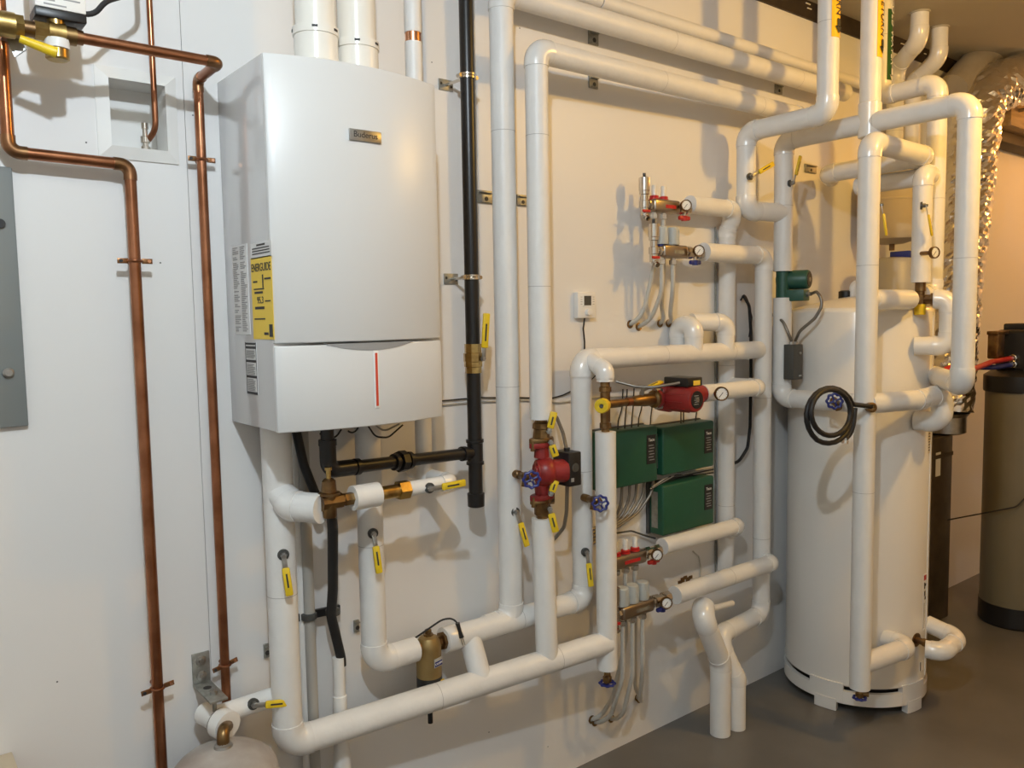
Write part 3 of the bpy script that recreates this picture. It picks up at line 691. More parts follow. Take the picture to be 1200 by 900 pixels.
# ================================================================== RED PUMP ON THE RISER (inverted canned pump)
def hexnut(root, p, d, r, h, m='steel'): return fit(root, p, d, [(r, 0), (r, h)], m, 'flange_bolt', 6)
rp = thing('red_pump', 'red circulator pump with black control box between two white pipes', 'pump', (x630, Y6, zpb))
def pv_(v): return zv(x630, Y6, v)
B = lambda v: Vector((x630, Y6, pv_(v)))
MB().lathe(B(514), Z3, [(0.030, 0), (0.026, 0.004), (0.023, pv_(503)-pv_(514)), (0.027, pv_(502)-pv_(514)), (0.025, pv_(496)-pv_(514)), (0.019, pv_(494)-pv_(514)), (0.019, pv_(488)-pv_(514))], 8).build('isolation_flange', 'bronze', rp)
MB().lathe(B(608), Z3, [(0.019, 0), (0.019, 0.012), (0.025, 0.014), (0.025, pv_(590)-pv_(608)), (0.030, pv_(584)-pv_(608))], 8).build('isolation_flange', 'bronze', rp)
for va_, vb_, mm in ((518, 513, 'bronze'), (524, 518, 'red'), (585, 579, 'red'), (589, 585, 'bronze')):
    q = MB(); c0 = B(va_); h = pv_(vb_)-pv_(va_); pts = []
    for k in range(24):
        t_ = 2*math.pi*k/24; pts.append(c0+Vector((0.034*math.cos(t_)-0.0, 0.027*math.sin(t_), 0))+Vector((0.012*abs(math.cos(t_))**4*math.copysign(1, math.cos(t_)), 0, 0)))
    q.prism(pts, (0, 0, h)).build('flange', mm, rp, bevel=0.0015)
for s in (-1, 1):
    for v in (527, 592): hexnut(rp, B(v)+Vector((s*0.037, -0.004, 0)), Z3, 0.008, pv_(v-12)-pv_(v), 'bronze')
MB().lathe(B(536), Z3, [(0.024, 0), (0.022, pv_(524)-pv_(536))], 18).build('inlet_neck', 'red', rp)
MB().lathe(B(580), Z3, [(0.022, 0), (0.024, pv_(567)-pv_(580))], 18).build('outlet_neck', 'red', rp)
vc = B(552)+Vector((0.0, -0.012, 0)); axp = Vector((0.90, -0.42, 0)).normalized()
MB().lathe(vc-axp*0.030, axp, [(0.018, 0), (0.034, 0.005), (0.044, 0.018), (0.046, 0.036), (0.043, 0.048), (0.036, 0.056), (0.036, 0.10)], 32).build('volute', 'red', rp)
for k, rr in enumerate((0.024, 0.034)):
    MB().torus(vc-axp*(0.029-0.006*k), axp, rr, 0.0035, 32, 8).build('casting_ring', 'red', rp)
bc_ = W(664.5, 548, Y6-0.03)
bxv = (axp, Vector((axp.y, -axp.x, 0))*-1, Z3)
cb = MB().box(bc_, 0.052, 0.075, 0.105, (X3, Y3, Z3)).build('control_box', 'blackplastic', rp, bevel=0.004)
MB().lathe(bc_+Vector((0.0, -0.0375, 0.005)), -Y3, [(0.014, 0), (0.013, 0.003)], 20).build('dial_knob', 'darkgrey', cb)
MB().box(bc_+Vector((-0.012, -0.038, -0.032)), 0.012, 0.001, 0.012).build('box_mark', 'printgrey', cb)
for (u0, v0, u1, v1) in ((643, 505, 648, 482), (645, 518, 650, 534), (645, 578, 650, 562), (644, 596, 650, 622)):
    lever(rp, W(u0, v0, Y6-0.028), W(u1+.5, v1, Y6-0.035), (-.55, -.83, 0), hole=False, wid=0.022, neck=0.2)
t = thing('armored_cable', 'flexible metal cable looping into the top of the black pump box', 'cable', bc_+Z3*.05)
MB().sweep(arc_path([W(645, 484, -0.02), W(652, 488, -0.05), W(660, 508, -0.15), bc_+Vector((0, 0, 0.052))], 0.06), 0.0058, 10).build('cable', 'cable_armor', t)
MB().cyl(bc_+Z3*.05, bc_+Z3*.062, 0.010, seg=12).build('cable_gland', 'blackplastic', t)
t = thing('armored_cable', 'flexible metal cable hanging from the bottom of the black pump box', 'cable', bc_-Z3*.05)
MB().sweep(arc_path([bc_-Z3*.052, W(664, 600, Y6-0.01), W(661, 618, -0.12), W(645, 637, -0.05), W(625, 642, -0.02)], 0.07), 0.0062, 10).build('cable', 'cable_armor', t)

# ================================================================== MIXING RISER + UPPER RED PUMP
Y7 = YH; x708 = xH
zq1, zq0 = zv(x708, Y7, 506), zv(x708, Y7, 783)
p7 = thing('insulated_pipe', 'upright white pipe at the header end with a blue-wheeled drain below', 'pipe', (x708, Y7, zq0))
MB().cyl((x708, Y7, zq0), (x708, Y7, zq1), 0.0335, seg=24).build('pipe_jacket', 'jacket', p7)
wheel_valve(p7, Vector((x708, Y7, zq0+.004)), -Z3, 0.055, 0.023, spout=(-.8, -.6, 0))
zs0 = zv(x708, Y7, 447)
p7t = thing('insulated_pipe', 'short white stub bending from the cross pipe down to the brass tee', 'pipe', (x708, Y7, zs0))
run(p7t, [(x708, YG-.02, zG-.004), (x708, Y7, zv(x708, Y7, 434)), (x708, Y7, zs0)], 0.0275, 0.02)
mt = thing('mixing_valve', 'brass mixing tee with round yellow cap between white stub and pipe', 'valve', (x708, Y7, zq1))
zP = W(745, 470, Y7).z
T_ = lambda z: Vector((x708, Y7, z))
MB().lathe(T_(zq1-.004), Z3, [(0.013, 0), (0.013, 0.014), (0.019, 0.016), (0.019, 0.032), (0.016, 0.034), (0.016, zs0-zq1-.03), (0.020, zs0-zq1-.028), (0.020, zs0-zq1-.014), (0.0155, zs0-zq1-.012), (0.0155, zs0-zq1+.012)], 10).build('tee_body', 'bronze', mt)
px_ = lambda u: Vector((xu(Y7, zP, u), Y7, zP))
cdn = Vector((-0.85, -0.52, 0)).normalized()
fit(mt, T_(zP), cdn, [(0.018, 0), (0.018, 0.022), (0.023, 0.024), (0.0235, 0.05), (0.021, 0.054), (0.009, 0.054), (0.008, 0.05)], 'yellow', 'adjusting_cap', 26)
fit(mt, T_(zP)+cdn*0.0495, cdn, [(0.0065, 0), (0.0065, 0.0035)], 'darkgrey', 'cap_screw', 12)
L1_ = (px_(769)-px_(708)).length
MB().lathe(T_(zP), X3, [(0.014, 0), (0.014, L1_*.28), (0.0125, L1_*.3), (0.0125, L1_*.5), (0.016, L1_*.52), (0.019, L1_*.66), (0.021, L1_*.72), (0.021, L1_*.9), (0.030, L1_*.92), (0.030, L1_)], 14).build('brass_nipple', 'bronze', mt)
MB().lathe(px_(734), X3, [(0.0145, 0), (0.0145, 0.02)], 14).build('copper_sleeve', 'copper', mt)
lever(mt, px_(752)+Z3*.018, px_(775)+Z3*.042, (0, -.2, 1), hole=False)
up = thing('red_pump', 'red circulator pump with black terminal box above the green boxes', 'pump', px_(785))
vcp = px_(782); xend = px_(822).x
MB().lathe(px_(768), X3, [(0.032, 0), (0.032, 0.012), (0.024, 0.016), (0.026, (xend-px_(768).x)*.8), (0.032, (xend-px_(768).x)*.82), (0.032, xend-px_(768).x)], 20).build('volute', 'red', up, bevel=0.001)
MB().lathe(vcp+Vector((0.006, 0.042, 0)), -Y3, [(0.04, 0), (0.048, 0.008), (0.050, 0.05), (0.044, 0.058), (0.043, 0.155), (0.039, 0.163), (0.030, 0.164)], 36).build('motor', 'red', up)
for k in range(10):
    a = math.pi*2*k/10+.2; e = Vector((math.cos(a), 0, math.sin(a)))
    MB().box(vcp+Vector((0.006, -0.06, 0))+e*0.0435, 0.004, 0.07, 0.004, (e, Y3, e.cross(Y3))).build('cooling_fin', 'red', up)
npc = vcp+Vector((0.006, -0.122, 0))
npl = MB().lathe(npc, -Y3, [(0.030, 0), (0.029, 0.0025)], 28).build('nameplate', 'blackplastic', up)
MB().lathe(npc-Y3*.002, -Y3, [(0.007, 0), (0.007, 0.003)], 14).build('centre_screw', 'steel', npl)
for k in range(5): MB().box(npc+Vector((-0.006+.003*(k % 2), -0.0028, -0.014+0.007*k)), 0.022, 0.0004, 0.0018).build('plate_print', 'capgrey', npl)
tb = MB().box(vcp+Vector((0.016, -0.055, 0.058)), 0.075, 0.105, 0.03).build('terminal_box', 'blackplastic', up, bevel=0.004)
MB().box(vcp+Vector((0.022, -0.1085, 0.055)), 0.034, 0.0012, 0.016).build('yellow_sticker', 'yellowlabel', tb)
for s in (-1, 1):
    fit(up, px_(770)+Vector((-0.012, -.004, s*.028)), X3, [(0.008, 0), (0.008, 0.03)], 'steel', 'flange_bolt', 6)
t = thing('armored_cable', 'thin metal cable running along to the black pump terminal box', 'cable', px_(745)+Z3*.06)
MB().sweep(arc_path([W(722, 447, -0.12), W(745, 453, -0.17), W(765, 454, -0.22), vcp+Vector((-0.025, -0.075, 0.056))], 0.05), 0.005, 10).build('cable', 'cable_armor', t)
# pipe with gauge behind the pump, into the upright by the boxes
Y8 = -0.038; x850 = W(851, 520, Y8).x
gp = thing('insulated_pipe', 'short white pipe with round gauge to the right of the red pump', 'pipe', px_(845))
run(gp, [px_(823), Vector((x850, Y7, zP)), Vector((x850, Y8-.02, zP))], 0.031, 0.036)
gauge(gp, W(845.5, 461.5, Y7-0.085), (-.55, -.83, 0), W(838, 461, Y7-0.03), 0.025)
# uprights from the manifolds
zmu = W(835, 243, -0.07).z
u1 = thing('insulated_pipe', 'upright white pipe close behind the green boxes, fed by both supply manifolds', 'pipe', (x850, Y8, 0.55))
Ym1, Ym2 = -0.075, -0.115
xm1 = W(808, 243, Ym1).x
run(u1, [(xm1, Ym1, zmu), (x850-.002, Ym1, zmu), (x850, Y8, zmu-0.085), (x850, Y8, zv(x850, Y8, 668))], 0.033, 0.045)
Yl1, Yl2 = -0.105, -0.165
zl1 = W(810, 631, Yl1).z; xl1 = W(776, 641, Yl1).x
run(u1, [(xl1, Yl1, zl1), (x850-.005, Yl1, zl1), (x850, Y8, zl1-.05)], 0.030, 0.03)
u2 = thing('insulated_pipe', 'upright white pipe beside the tank, joining manifold returns and a floor elbow', 'pipe', (x890, YG, 0))
zm2 = W(850, 297, Ym2).z; xm2 = W(824, 296, Ym2).x
zfl = W(862, 731, YG).z; f2 = WZ(863, 853, 0.0); f1 = WZ(844, 860, 0.0)
xk = xu(YG-.02, zfl, 838)
run(u2, [(xm2, Ym2, zm2), (x890, YG, zm2), (x890, YG, zfl), (xk, YG-.03, zfl), (f2.x, f2.y, zv(f2.x, f2.y, 795)), (f2.x, f2.y, 0.002)], 0.0345, 0.046)
zl2 = W(840, 681, Yl2).z; xl2 = W(791, 698, Yl2).x
run(u2, [(xl2, Yl2, zl2), (x890-.008, Yl2, zl2), (x890, YG+.01, zl2-.012)], 0.0325, 0.032)
u3 = thing('insulated_pipe', 'white pipe rising from the floor and leaning beside the cold return elbow', 'pipe', (f1.x, f1.y, 0))
q0 = W(823, 722, -0.20)
run(u3, [(f1.x, f1.y, 0.002), (f1.x, f1.y, zv(f1.x, f1.y, 775)), q0, q0+Vector((0.045, 0.03, 0.012))], 0.0385, 0.06)
MB().cyl(q0+Vector((0.01, 0.01, 0.012)), W(858, 707, -0.15), 0.0115, seg=14).build('branch_pipe', 'jacket', u3)
# two looped elbows above the cross pipe
lp1 = thing('insulated_pipe', 'white U-bend folding back over the cross pipe toward the wall', 'pipe', W(813, 405, YG))
xA = W(813, 400, YG).x; zA = zv(xA, YG, 381)
run(lp1, [(xA, YG, zG+.01), (xA, YG, zA), (xA, -0.036, zA), (xA, -0.036, zG-.01)], 0.0335, 0.034)
lp2 = thing('insulated_pipe', 'white elbow dropping onto the cross pipe beside the U-bend', 'pipe', W(848, 405, YG))
xB = W(851, 400, YG-.005).x; zB = zv(xB, YG, 378)
run(lp2, [(xA+.045, -0.062, zB+.004), (xB, YG-.003, zB), (xB, YG-.003, zG)], 0.033, 0.038)

# ================================================================== BLACK GAS PIPE
Yg = -0.10; xgz = W(552, 300, Yg).x
G_ = lambda v: Vector((xgz, Yg, zv(xgz, Yg, v)))
gs = thing('gas_pipe', 'black iron gas pipe with brass shut-off and yellow lever beside the boiler', 'pipe', G_(592))
MB().cyl(G_(430), Vector((xgz, Yg, ZC)), 0.0208).build('pipe', 'iron', gs)
MB().cyl(G_(590), G_(430), 0.0208).build('pipe', 'iron', gs)
fit(gs, G_(594), Z3, [(0.018, 0), (0.025, 0.003), (0.026, G_(578).z-G_(594).z), (0.022, G_(577).z-G_(594).z)], 'iron', 'drip_cap')
fit(gs, G_(544), Z3, [(0.0265, 0), (0.0265, 0.008), (0.0235, 0.01), (0.0235, G_(515).z-G_(544).z-.01), (0.0265, G_(515).z-G_(544).z-.008), (0.0265, G_(515).z-G_(544).z)], 'iron', 'tee')
zgh = G_(530).z
hx = lambda u: Vector((xu(Yg, zgh, u), Yg, zgh))
gL = W(385, 551, -0.20); gR = Vector((xgz, Yg, zgh)); gD = (gL-gR).normalized()
def hq(u):
    lo, hi = 0.0, 1.0
    for _ in range(40):
        mdl = (lo+hi)/2; c = gR+(gL-gR)*mdl-CAM
        if 600+FPX*c.dot(_r)/c.dot(_f) > u: lo = mdl
        else: hi = mdl
    return gR+(gL-gR)*lo
MB().sweep(arc_path([gR, gL, Vector((gL.x, gL.y, BZ0-.008))], 0.02), 0.0165, 18).build('branch_pipe', 'iron', gs)
for (u, r, L, s) in ((541, 0.0215, 0.014, 18), (415, 0.0215, 0.014, 18), (461, 0.0225, 0.012, 18), (467, 0.029, 0.022, 8), (477, 0.024, 0.012, 18)):
    fit(gs, hq(u), -gD, [(r, 0), (r, L)], 'iron', 'union' if s == 8 else 'fitting_band', s)
el = gL
MB().sweep(arc_path([el-gD*.075, el, el+Z3*.07], 0.024), 0.0205, 18).build('elbow', 'iron', gs)
fit(gs, el+Z3*.062, Z3, [(0.0225, 0), (0.0225, 0.014)], 'iron', 'fitting_band')
Hh = G_(403).z-G_(437).z
bv_ = fit(gs, G_(437), Z3, [(0.024, 0), (0.024, Hh*.2), (0.027, Hh*.22), (0.027, Hh*.38), (0.0285, Hh*.4), (0.0285, Hh*.68), (0.025, Hh*.7), (0.025, Hh)], 'brass', 'shutoff_valve', 8)
lever(gs, W(565, 420, Yg-0.02), W(568, 367, Yg-0.03), (-.3, -1, 0), hole=False, wid=0.021, neck=0.28)
def standoff(label, root_p, pipe_p, r, ring='steel', pw=0.05, ph=0.032, tilt=0.0, group='pipe standoff clamps'):
    """wall plate, rod and split ring holding a pipe"""
    t = thing('pipe_clamp', label, 'clamp', root_p, group)
    p = Vector(root_p); q = Vector(pipe_p)
    MB().box(p-Y3*.002, pw, 0.004, ph).build('wall_plate', 'zinc', t, bevel=0.001)
    for s in (-1, 1): MB().lathe(p+Vector((s*pw*.36, -0.0042, -s*.003)), -Y3, [(0.004, 0), (0.004, 0.0008)], 10).build('screw_hole', 'print', t)
    MB().cyl(p, Vector((q.x, q.y+r, q.z)), 0.0045, seg=10).build('rod', 'chrome', t)
    rg_ = MB().lathe(q-Z3*.007, Z3, [(r+.0005, 0), (r+.0045, 0), (r+.0045, .005), (r+.003, .007), (r+.0045, .009), (r+.0045, .014), (r+.0005, .014)], 28).build('split_ring', 'chrome', t)
    for s in (-1, 1): MB().cyl(q+Vector((s*(r+.007), -.008, 0)), q+Vector((s*(r+.007), .008, 0)), 0.006, seg=10).build('ring_bolt', 'chrome', rg_)
pg = G_(90); standoff('standoff clamp on the gas pipe near the boiler top', (W(522, 100, 0).x, 0, W(522, 100, 0).z), pg, 0.0208)
pg = G_(325); standoff('standoff clamp on the gas pipe just above the brass shut-off', (W(528, 327, 0).x, 0, W(528, 327, 0).z), pg, 0.0208)
def wall_clip(u, v, label, wpx=10, hpx=12, Y=0.0):
    p = W(u, v, Y); e = W(u+wpx, v, Y).x-p.x; h = abs(W(u, v+hpx, Y).z-p.z)
    t = thing('wall_clip', label, 'clip', p, 'small steel wall clips')
    MB().box(p-Y3*.003, e, 0.006, h).build('plate', 'zinc', t, bevel=0.001)
    MB().lathe(p+Vector((0.002, -0.0062, -h*.15)), -Y3, [(h*.18, 0), (h*.18, 0.0008)], 10).build('slot', 'print', t)
    MB().box(p+Vector((0, -0.0095, h*.33)), e*.8, 0.012, 0.003).build('tab', 'zinc', t)
    MB().box(p+Vector((0, -0.008, -h*.40)), e*.6, 0.008, 0.003).build('tab', 'zinc', t)
wall_clip(311.5, 762, 'small steel clip on the wall between thin copper and white riser', 6, 16)
wall_clip(417, 733, 'small steel clip on the wall beside the return riser', 6, 14)
wall_clip(568, 231, 'steel clip plate on the wall between gas pipe and tall white pipe', 20, 15)
wall_clip(611, 235, 'steel clip plate on the wall between the two tall white pipes', 12, 13)
wall_clip(694.5, 45, 'steel clip under the thick upper wall line, above the second line', 11, 16)
wall_clip(694.5, 97, 'steel clip just under the second wall line', 10, 14)
wall_clip(911.5, 105, 'steel clip under the wall lines near the yellow-labelled pipe', 8, 11)
wall_clip(949, 198, 'steel clip plate high on the wall above the water tank', 13, 10)

# ================================================================== GREEN ZONE CONTROL BOXES
Yf = -0.082
def zone_box(u0, v0, u1, v1b, vtop_r, label, side=True):
    a = W(u0, v0, Yf); x0 = a.x; x1 = W(u1, (v0+v1b)/2, Yf).x; z1 = (a.z+W(u1, vtop_r, Yf).z)/2; z0 = W(u0, v1b, Yf).z
    t = thing('zone_control_box', label, 'control box', ((x0+x1)/2, 0, z0))
    MB().box(((x0+x1)/2, -0.007, (z0+z1)/2), x1-x0+.006, 0.014, z1-z0+.006).build('back_plate', 'darkgrey', t, bevel=0.002)
    c = MB().box(((x0+x1)/2, (Yf-.014)/2, (z0+z1)/2), x1-x0, -Yf-.014, z1-z0).build('cover', 'green', t, bevel=0.008, bseg=3)
    lw, lh = 0.048, (z1-z0)*.52
    lc = Vector((x1-.012-lw/2, Yf-.0006, z1-.03-lh/2))
    l = MB().box(lc, lw, 0.0012, lh).build('label_plate', 'blackplastic', t)
    text('label_lettering', 'Taco', 0.016, 'white', lc+Vector((0, -.0012, lh*.33)), X3, Z3, l)
    for k in range(6): MB().box(lc+Vector((0.004*(k % 2)-.002, -.0009, lh*(.14-.1*k))), lw*.55, 0.0006, 0.003).build('indicator_text', 'printgrey', l)
    if side: MB().box((x0-.0006, -0.042, (z0+z1)/2), 0.0012, 0.03, (z1-z0)*.72).build('side_label', 'zinc', t)
    return t, x0, x1, z0, z1
zbA = zone_box(703, 508, 771, 577, 499, 'green zone control box partly behind the upright white pipe', False)
zbB = zone_box(777, 503, 837, 558, 491, 'upper green zone control box below the red pump')
zbC = zone_box(777, 570, 837, 629, 557, 'lowest green zone control box above the lower manifold')
# wires above boxes
def cable(name, label, pts, r, m, bend=0.04, cat='cable', group=None, seg=8):
    p = arc_path(pts, bend); o = MB().sweep(p, r, seg).build(name, m); return tag(o, label, cat, group)
for k, (u0, v0, u1, v1) in enumerate(((724, 503, 729, 478), (732, 502, 734, 478), (740, 501, 742, 477), (748, 500, 752, 478), (762, 499, 764, 478))):
    cable('control_wire', 'black wire rising from the top of the box beside the upright white pipe', [W(u0, v0, -.05), W(u0+.5, v0-10, -.03), W(u1, v1, -.012), W(u1+1, v1-22, -.008)], 0.0024, 'rubber', group='wires above the first green box')
for k, (u0, v0, u1, v1) in enumerate(((798, 496, 798, 478), (801, 495, 801, 470), (815, 493, 818, 470))):
    cable('control_wire', 'black wire rising behind the red pump motor from the upper green box', [W(u0, v0, -.05), W(u1, v1, -.02), W(u1+1, v1-15, -.008)], 0.0026, 'rubber', group='wires above the second green box')
for k, (u, v) in enumerate(((729, 575), (738, 572), (746, 570), (755, 567), (766, 562))):
    d = k*4.5
    cable('armored_cable', 'grey armored cable sweeping down from the box beside the upright pipe', [W(u, v-4, -.05), W(u-1, v+14, -.045), W(u-8-d*.6, v+34+d*.3, -.03), W(712-d*.2, 612+d*.9, -.02), W(690, 622+d, -.015), W(676, 624+d*1.05, -.015)], 0.0052, 'cable_armor', 0.09, group='armored cables under the first green box', seg=10)
cable('control_wire', 'dark cable bowing across to the lower corner of the lowest green box', [W(676, 630, -.015), W(715, 626, -.02), W(740, 622, -.02), W(757, 628, -.02), W(768, 631, -.03)], 0.0035, 'darkgrey', 0.06)
for k in range(4):
    cable('control_wire', 'black wire squeezed between the two stacked green boxes', [W(764-k, 571+k, -.05), W(780+4*k, 560-k, -.06), W(800+6*k, 556, -.05+.008*k), W(836, 548+2*k, -.03)], 0.003, 'rubber' if k % 2 else 'greypvc', 0.04, group='wires between stacked boxes')
cable('thermostat_wire', 'dark wire pair running along the wall right of the boiler', [W(440, 478, -.006), W(515, 470, -.006), W(560, 466, -.006), W(612, 466, -.006), W(646, 467, -.006), W(660, 463, -.006), W(690, 448, -.006), W(700, 438, -.006)], 0.0022, 'rubber', 0.05)
cable('thermostat_wire', 'grey wire running along the wall just under the dark pair', [W(440, 483, -.005), W(515, 475, -.005), W(560, 471, -.005), W(612, 469, -.005), W(655, 472, -.005), W(700, 466, -.005), W(760, 463, -.005)], 0.0026, 'greypvc', 0.05)
cd_ = cable('cable_bundle', 'black tied cable bundle hanging beside the tall return upright', [W(871, 346, -.02), W(878, 358, -.03), W(880, 390, -.03), W(880, 440, -.03), W(879, 500, -.03), W(876, 525, -.03), W(866, 541, -.02), W(852, 545, -.02)], 0.0065, 'rubber', 0.05)
cable('cable_bundle', 'thin black cable loop above the tied bundle', [W(868, 352, -.02), W(872, 344, -.02), W(876, 352, -.025), W(881, 372, -.03), W(878, 395, -.03)], 0.0035, 'rubber', 0.02)
t = cable('conduit', 'thin grey conduit running down the wall behind the green boxes', [W(838.5, 266, -.005), W(838.5, 672, -.005)], 0.0035, 'zinc', 0.02, 'conduit')
cable('conduit', 'thin pale cable curving down below the lowest green box', [W(812, 646, -.006), W(819, 652, -.006), W(821, 664, -.006), W(820, 690, -.006)], 0.003, 'pex', 0.02, 'conduit')

# thermostat
tc_ = W(687, 357.5, -0.02); th = thing('thermostat', 'white wall thermostat with small screen and dial', 'thermostat', (tc_.x, 0, tc_.z-.045))
MB().box((tc_.x, -0.012, tc_.z), 0.084, 0.024, 0.088).build('housing', 'white', th, bevel=0.004)
scz = tc_+Vector((0.002, -0.0045, 0.015)); MB().box(scz, 0.034, 0.0012, 0.032).build('screen', 'darkgrey', th)
fr_ = MB(); 
for (dx, dz, lx, lz) in ((0, .018, .040, .003), (0, -.018, .040, .003), (.0185, 0, .003, .036), (-.0185, 0, .003, .036)): fr_.box(scz+Vector((dx, -.0004, dz)), lx, .0018, lz)
fr_.build('screen_frame', 'dial', th)
MB().lathe(tc_+Vector((0.003, -0.004, -0.024)), -Y3, [(0.0125, 0), (0.0115, 0.008), (0.010, 0.010)], 24).build('knob', 'white', th)
for s in (-1, 1):
    for k in range(4): MB().box(scz+Vector((s*.028, -.0002, .012-.008*k)), 0.008, 0.0008, 0.0014).build('mark', 'printgrey', th)
MB().sweep(arc_path([tc_+Vector((-.002, .006, -.042)), W(683.5, 385, -.006), W(685, 400, -.006), W(685, 425, -.006)], .02), 0.0028, 8).build('wire', 'rubber', th)

# ================================================================== MANIFOLDS
def manifold(label, Y, z, ux0, ux1, umeters, caps, gu, hcol, left_vent=None, drain=None, wdt=0.019):
    X = lambda u: xu(Y, z, u); o = Vector((X(ux0), Y, z))
    t = thing('manifold', label, 'manifold', o)
    L = X(ux1)-X(ux0)
    MB().box((X(ux0)+L/2, Y, z), L, 0.048, 0.046).build('manifold_bar', 'nickel', t, bevel=0.009, bseg=3)
    MB().box((X(ux0)+L*.6, Y-.0244, z-.002), L*.4, 0.0012, 0.012).build('bar_label', 'redplastic' if hcol == 'redplastic' else 'zinc', t)
    for u in umeters:
        p = Vector((X(u), Y, z))
        if caps:
            fit(t, p+Z3*.018, Z3, [(0.016, 0), (0.016, .006)], 'blue', 'cap_ring', 20)
            c = MB().lathe(p+Z3*.024, Z3, [(0.0225, 0), (0.0235, .003), (0.0215, .058), (0.019, .061)], 22).build('actuator_cap', 'capgrey', t)
            for k in range(10):
                a = 2*math.pi*k/10; e = Vector((math.cos(a), math.sin(a), 0)); MB().box(p+Z3*.052+e*.0225, .0014, .003, .046, (e, e.cross(Z3), Z3)).build('cap_rib', 'capgrey', c)
        else:
            f = fit(t, p+Z3*.016, Z3, [(0.015, 0), (0.0175, .003), (0.0175, .010), (0.0150, .011), (0.0160, .013), (0.0160, .018), (.010, .02)], 'redplastic', 'meter_base', 18)
            MB().lathe(p+Z3*.034, Z3, [(0.0095, 0), (0.0095, .034), (0.007, .038)], 16).build('sight_glass', 'glass', f)
            MB().lathe(p+Z3*.054, Z3, [(0.0088, 0), (0.0088, .003)], 16).build('sight_mark', 'print', f)
        fit(t, p-Z3*.018, -Z3, [(0.010, 0), (0.010, .010), (0.0145, .011), (0.0145, .026), (0.011, .028)], 'chrome', 'port_nut', 6)
    p = Vector((X(ux1), Y, z)); Lg = X(gu)-X(ux1)
    fit(t, p, X3, [(0.018, 0), (0.018, Lg*.12), (0.023, Lg*.14), (0.023, Lg*.4), (0.017, Lg*.42), (0.017, Lg*.7), (0.022, Lg*.72), (0.022, Lg*1.0)], 'chrome', 'shutoff_valve', 8)
    pg = Vector((xu(Y-.046, z, gu-2), Y-.046, z+.004)); gauge(t, pg, (-.5, -.86, .05), Vector((X(gu)-.03, Y, z+.002)), 0.0205, 'bronze')
    hp = Vector((X(ux1)+Lg*.62, Y-.004, z-.034))
    MB().cyl(hp+Z3*.034, hp, .007, seg=10).build('handle_stem', 'chrome', t)
    h = MB().box(hp, 0.058, 0.014, 0.016).build('butterfly_handle', hcol, t, bevel=0.005, bseg=2)
    MB().lathe(hp-Z3*.010, Z3, [(.011, 0), (.012, .018)], 14).build('handle_hub', hcol, h)
    pl = Vector((X(ux0), Y, z))
    fit(t, pl, -X3, [(0.020, 0), (0.020, .012), (0.015, .013), (0.015, .024)], 'chrome', 'end_fitting', 8)
    if left_vent is not None:
        pv2 = pl-X3*(0.034 if left_vent is True else left_vent)
        fit(t, pv2-Z3*.038, Z3, [(0.015, 0), (0.015, .026), (0.018, .028), (0.018, .05), (0.013, .052), (0.013, .072), (0.0175, .074), (0.0175, .084), (0.0195, .086), (0.0195, .130), (0.010, .134)], 'chrome', 'air_vent', 20)
        fit(t, pv2+Z3*.096, Z3, [(0.0055, 0), (0.0055, .012)], 'blackplastic', 'vent_cap', 12)
        fit(t, pv2-Z3*.038, Vector((-.2, -.9, -.5)), [(0.011, 0), (0.012, .014), (0.009, .016), (0.009, .026)], 'chrome', 'drain_spout', 12)
        MB().box(pv2+Vector((-.012, -.02, -.024)), .036, .008, .009).build('drain_handle', 'redplastic', t, bevel=.002)
    return t, X
zu1 = W(775, 242, Ym1).z; zu2 = W(785, 295, Ym2).z
mU1, XU1 = manifold('upper supply manifold with red flow meters and air vent', Ym1, zu1, 762, 792, (766.5, 777.5), False, 806, 'redplastic', 0.030)
mU2, XU2 = manifold('upper return manifold with two pale actuator caps', Ym2, zu2, 773, 801, (775.5, 788.5), True, 821, 'blue', 0.030)
zd1 = W(735, 655, Yl1).z; zd2 = W(742, 713, Yl2).z
mL1, XL1 = manifold('lower supply manifold with red flow meters beside the upright pipe', Yl1, zd1, 708, 753, (722, 733, 744), False, 772, 'redplastic')
mL2, XL2 = manifold('lower return manifold with three pale actuator caps', Yl2, zd2, 725, 762, (729.5, 741, 753), True, 783, 'blue', 0.02)
def pex(label, pts, group, hole=None, r=0.0082):
    t = thing('pex_tube', label, 'tube', pts[-1], group)
    MB().sweep(arc_path(pts, 0.12, 12), r, 12).build('tube', 'pex', t)
    e = Vector(pts[-1]); MB().torus((e.x, -0.002, e.z), -Y3, r+.003, .004, 18, 8).build('sleeve', 'bronze', t)
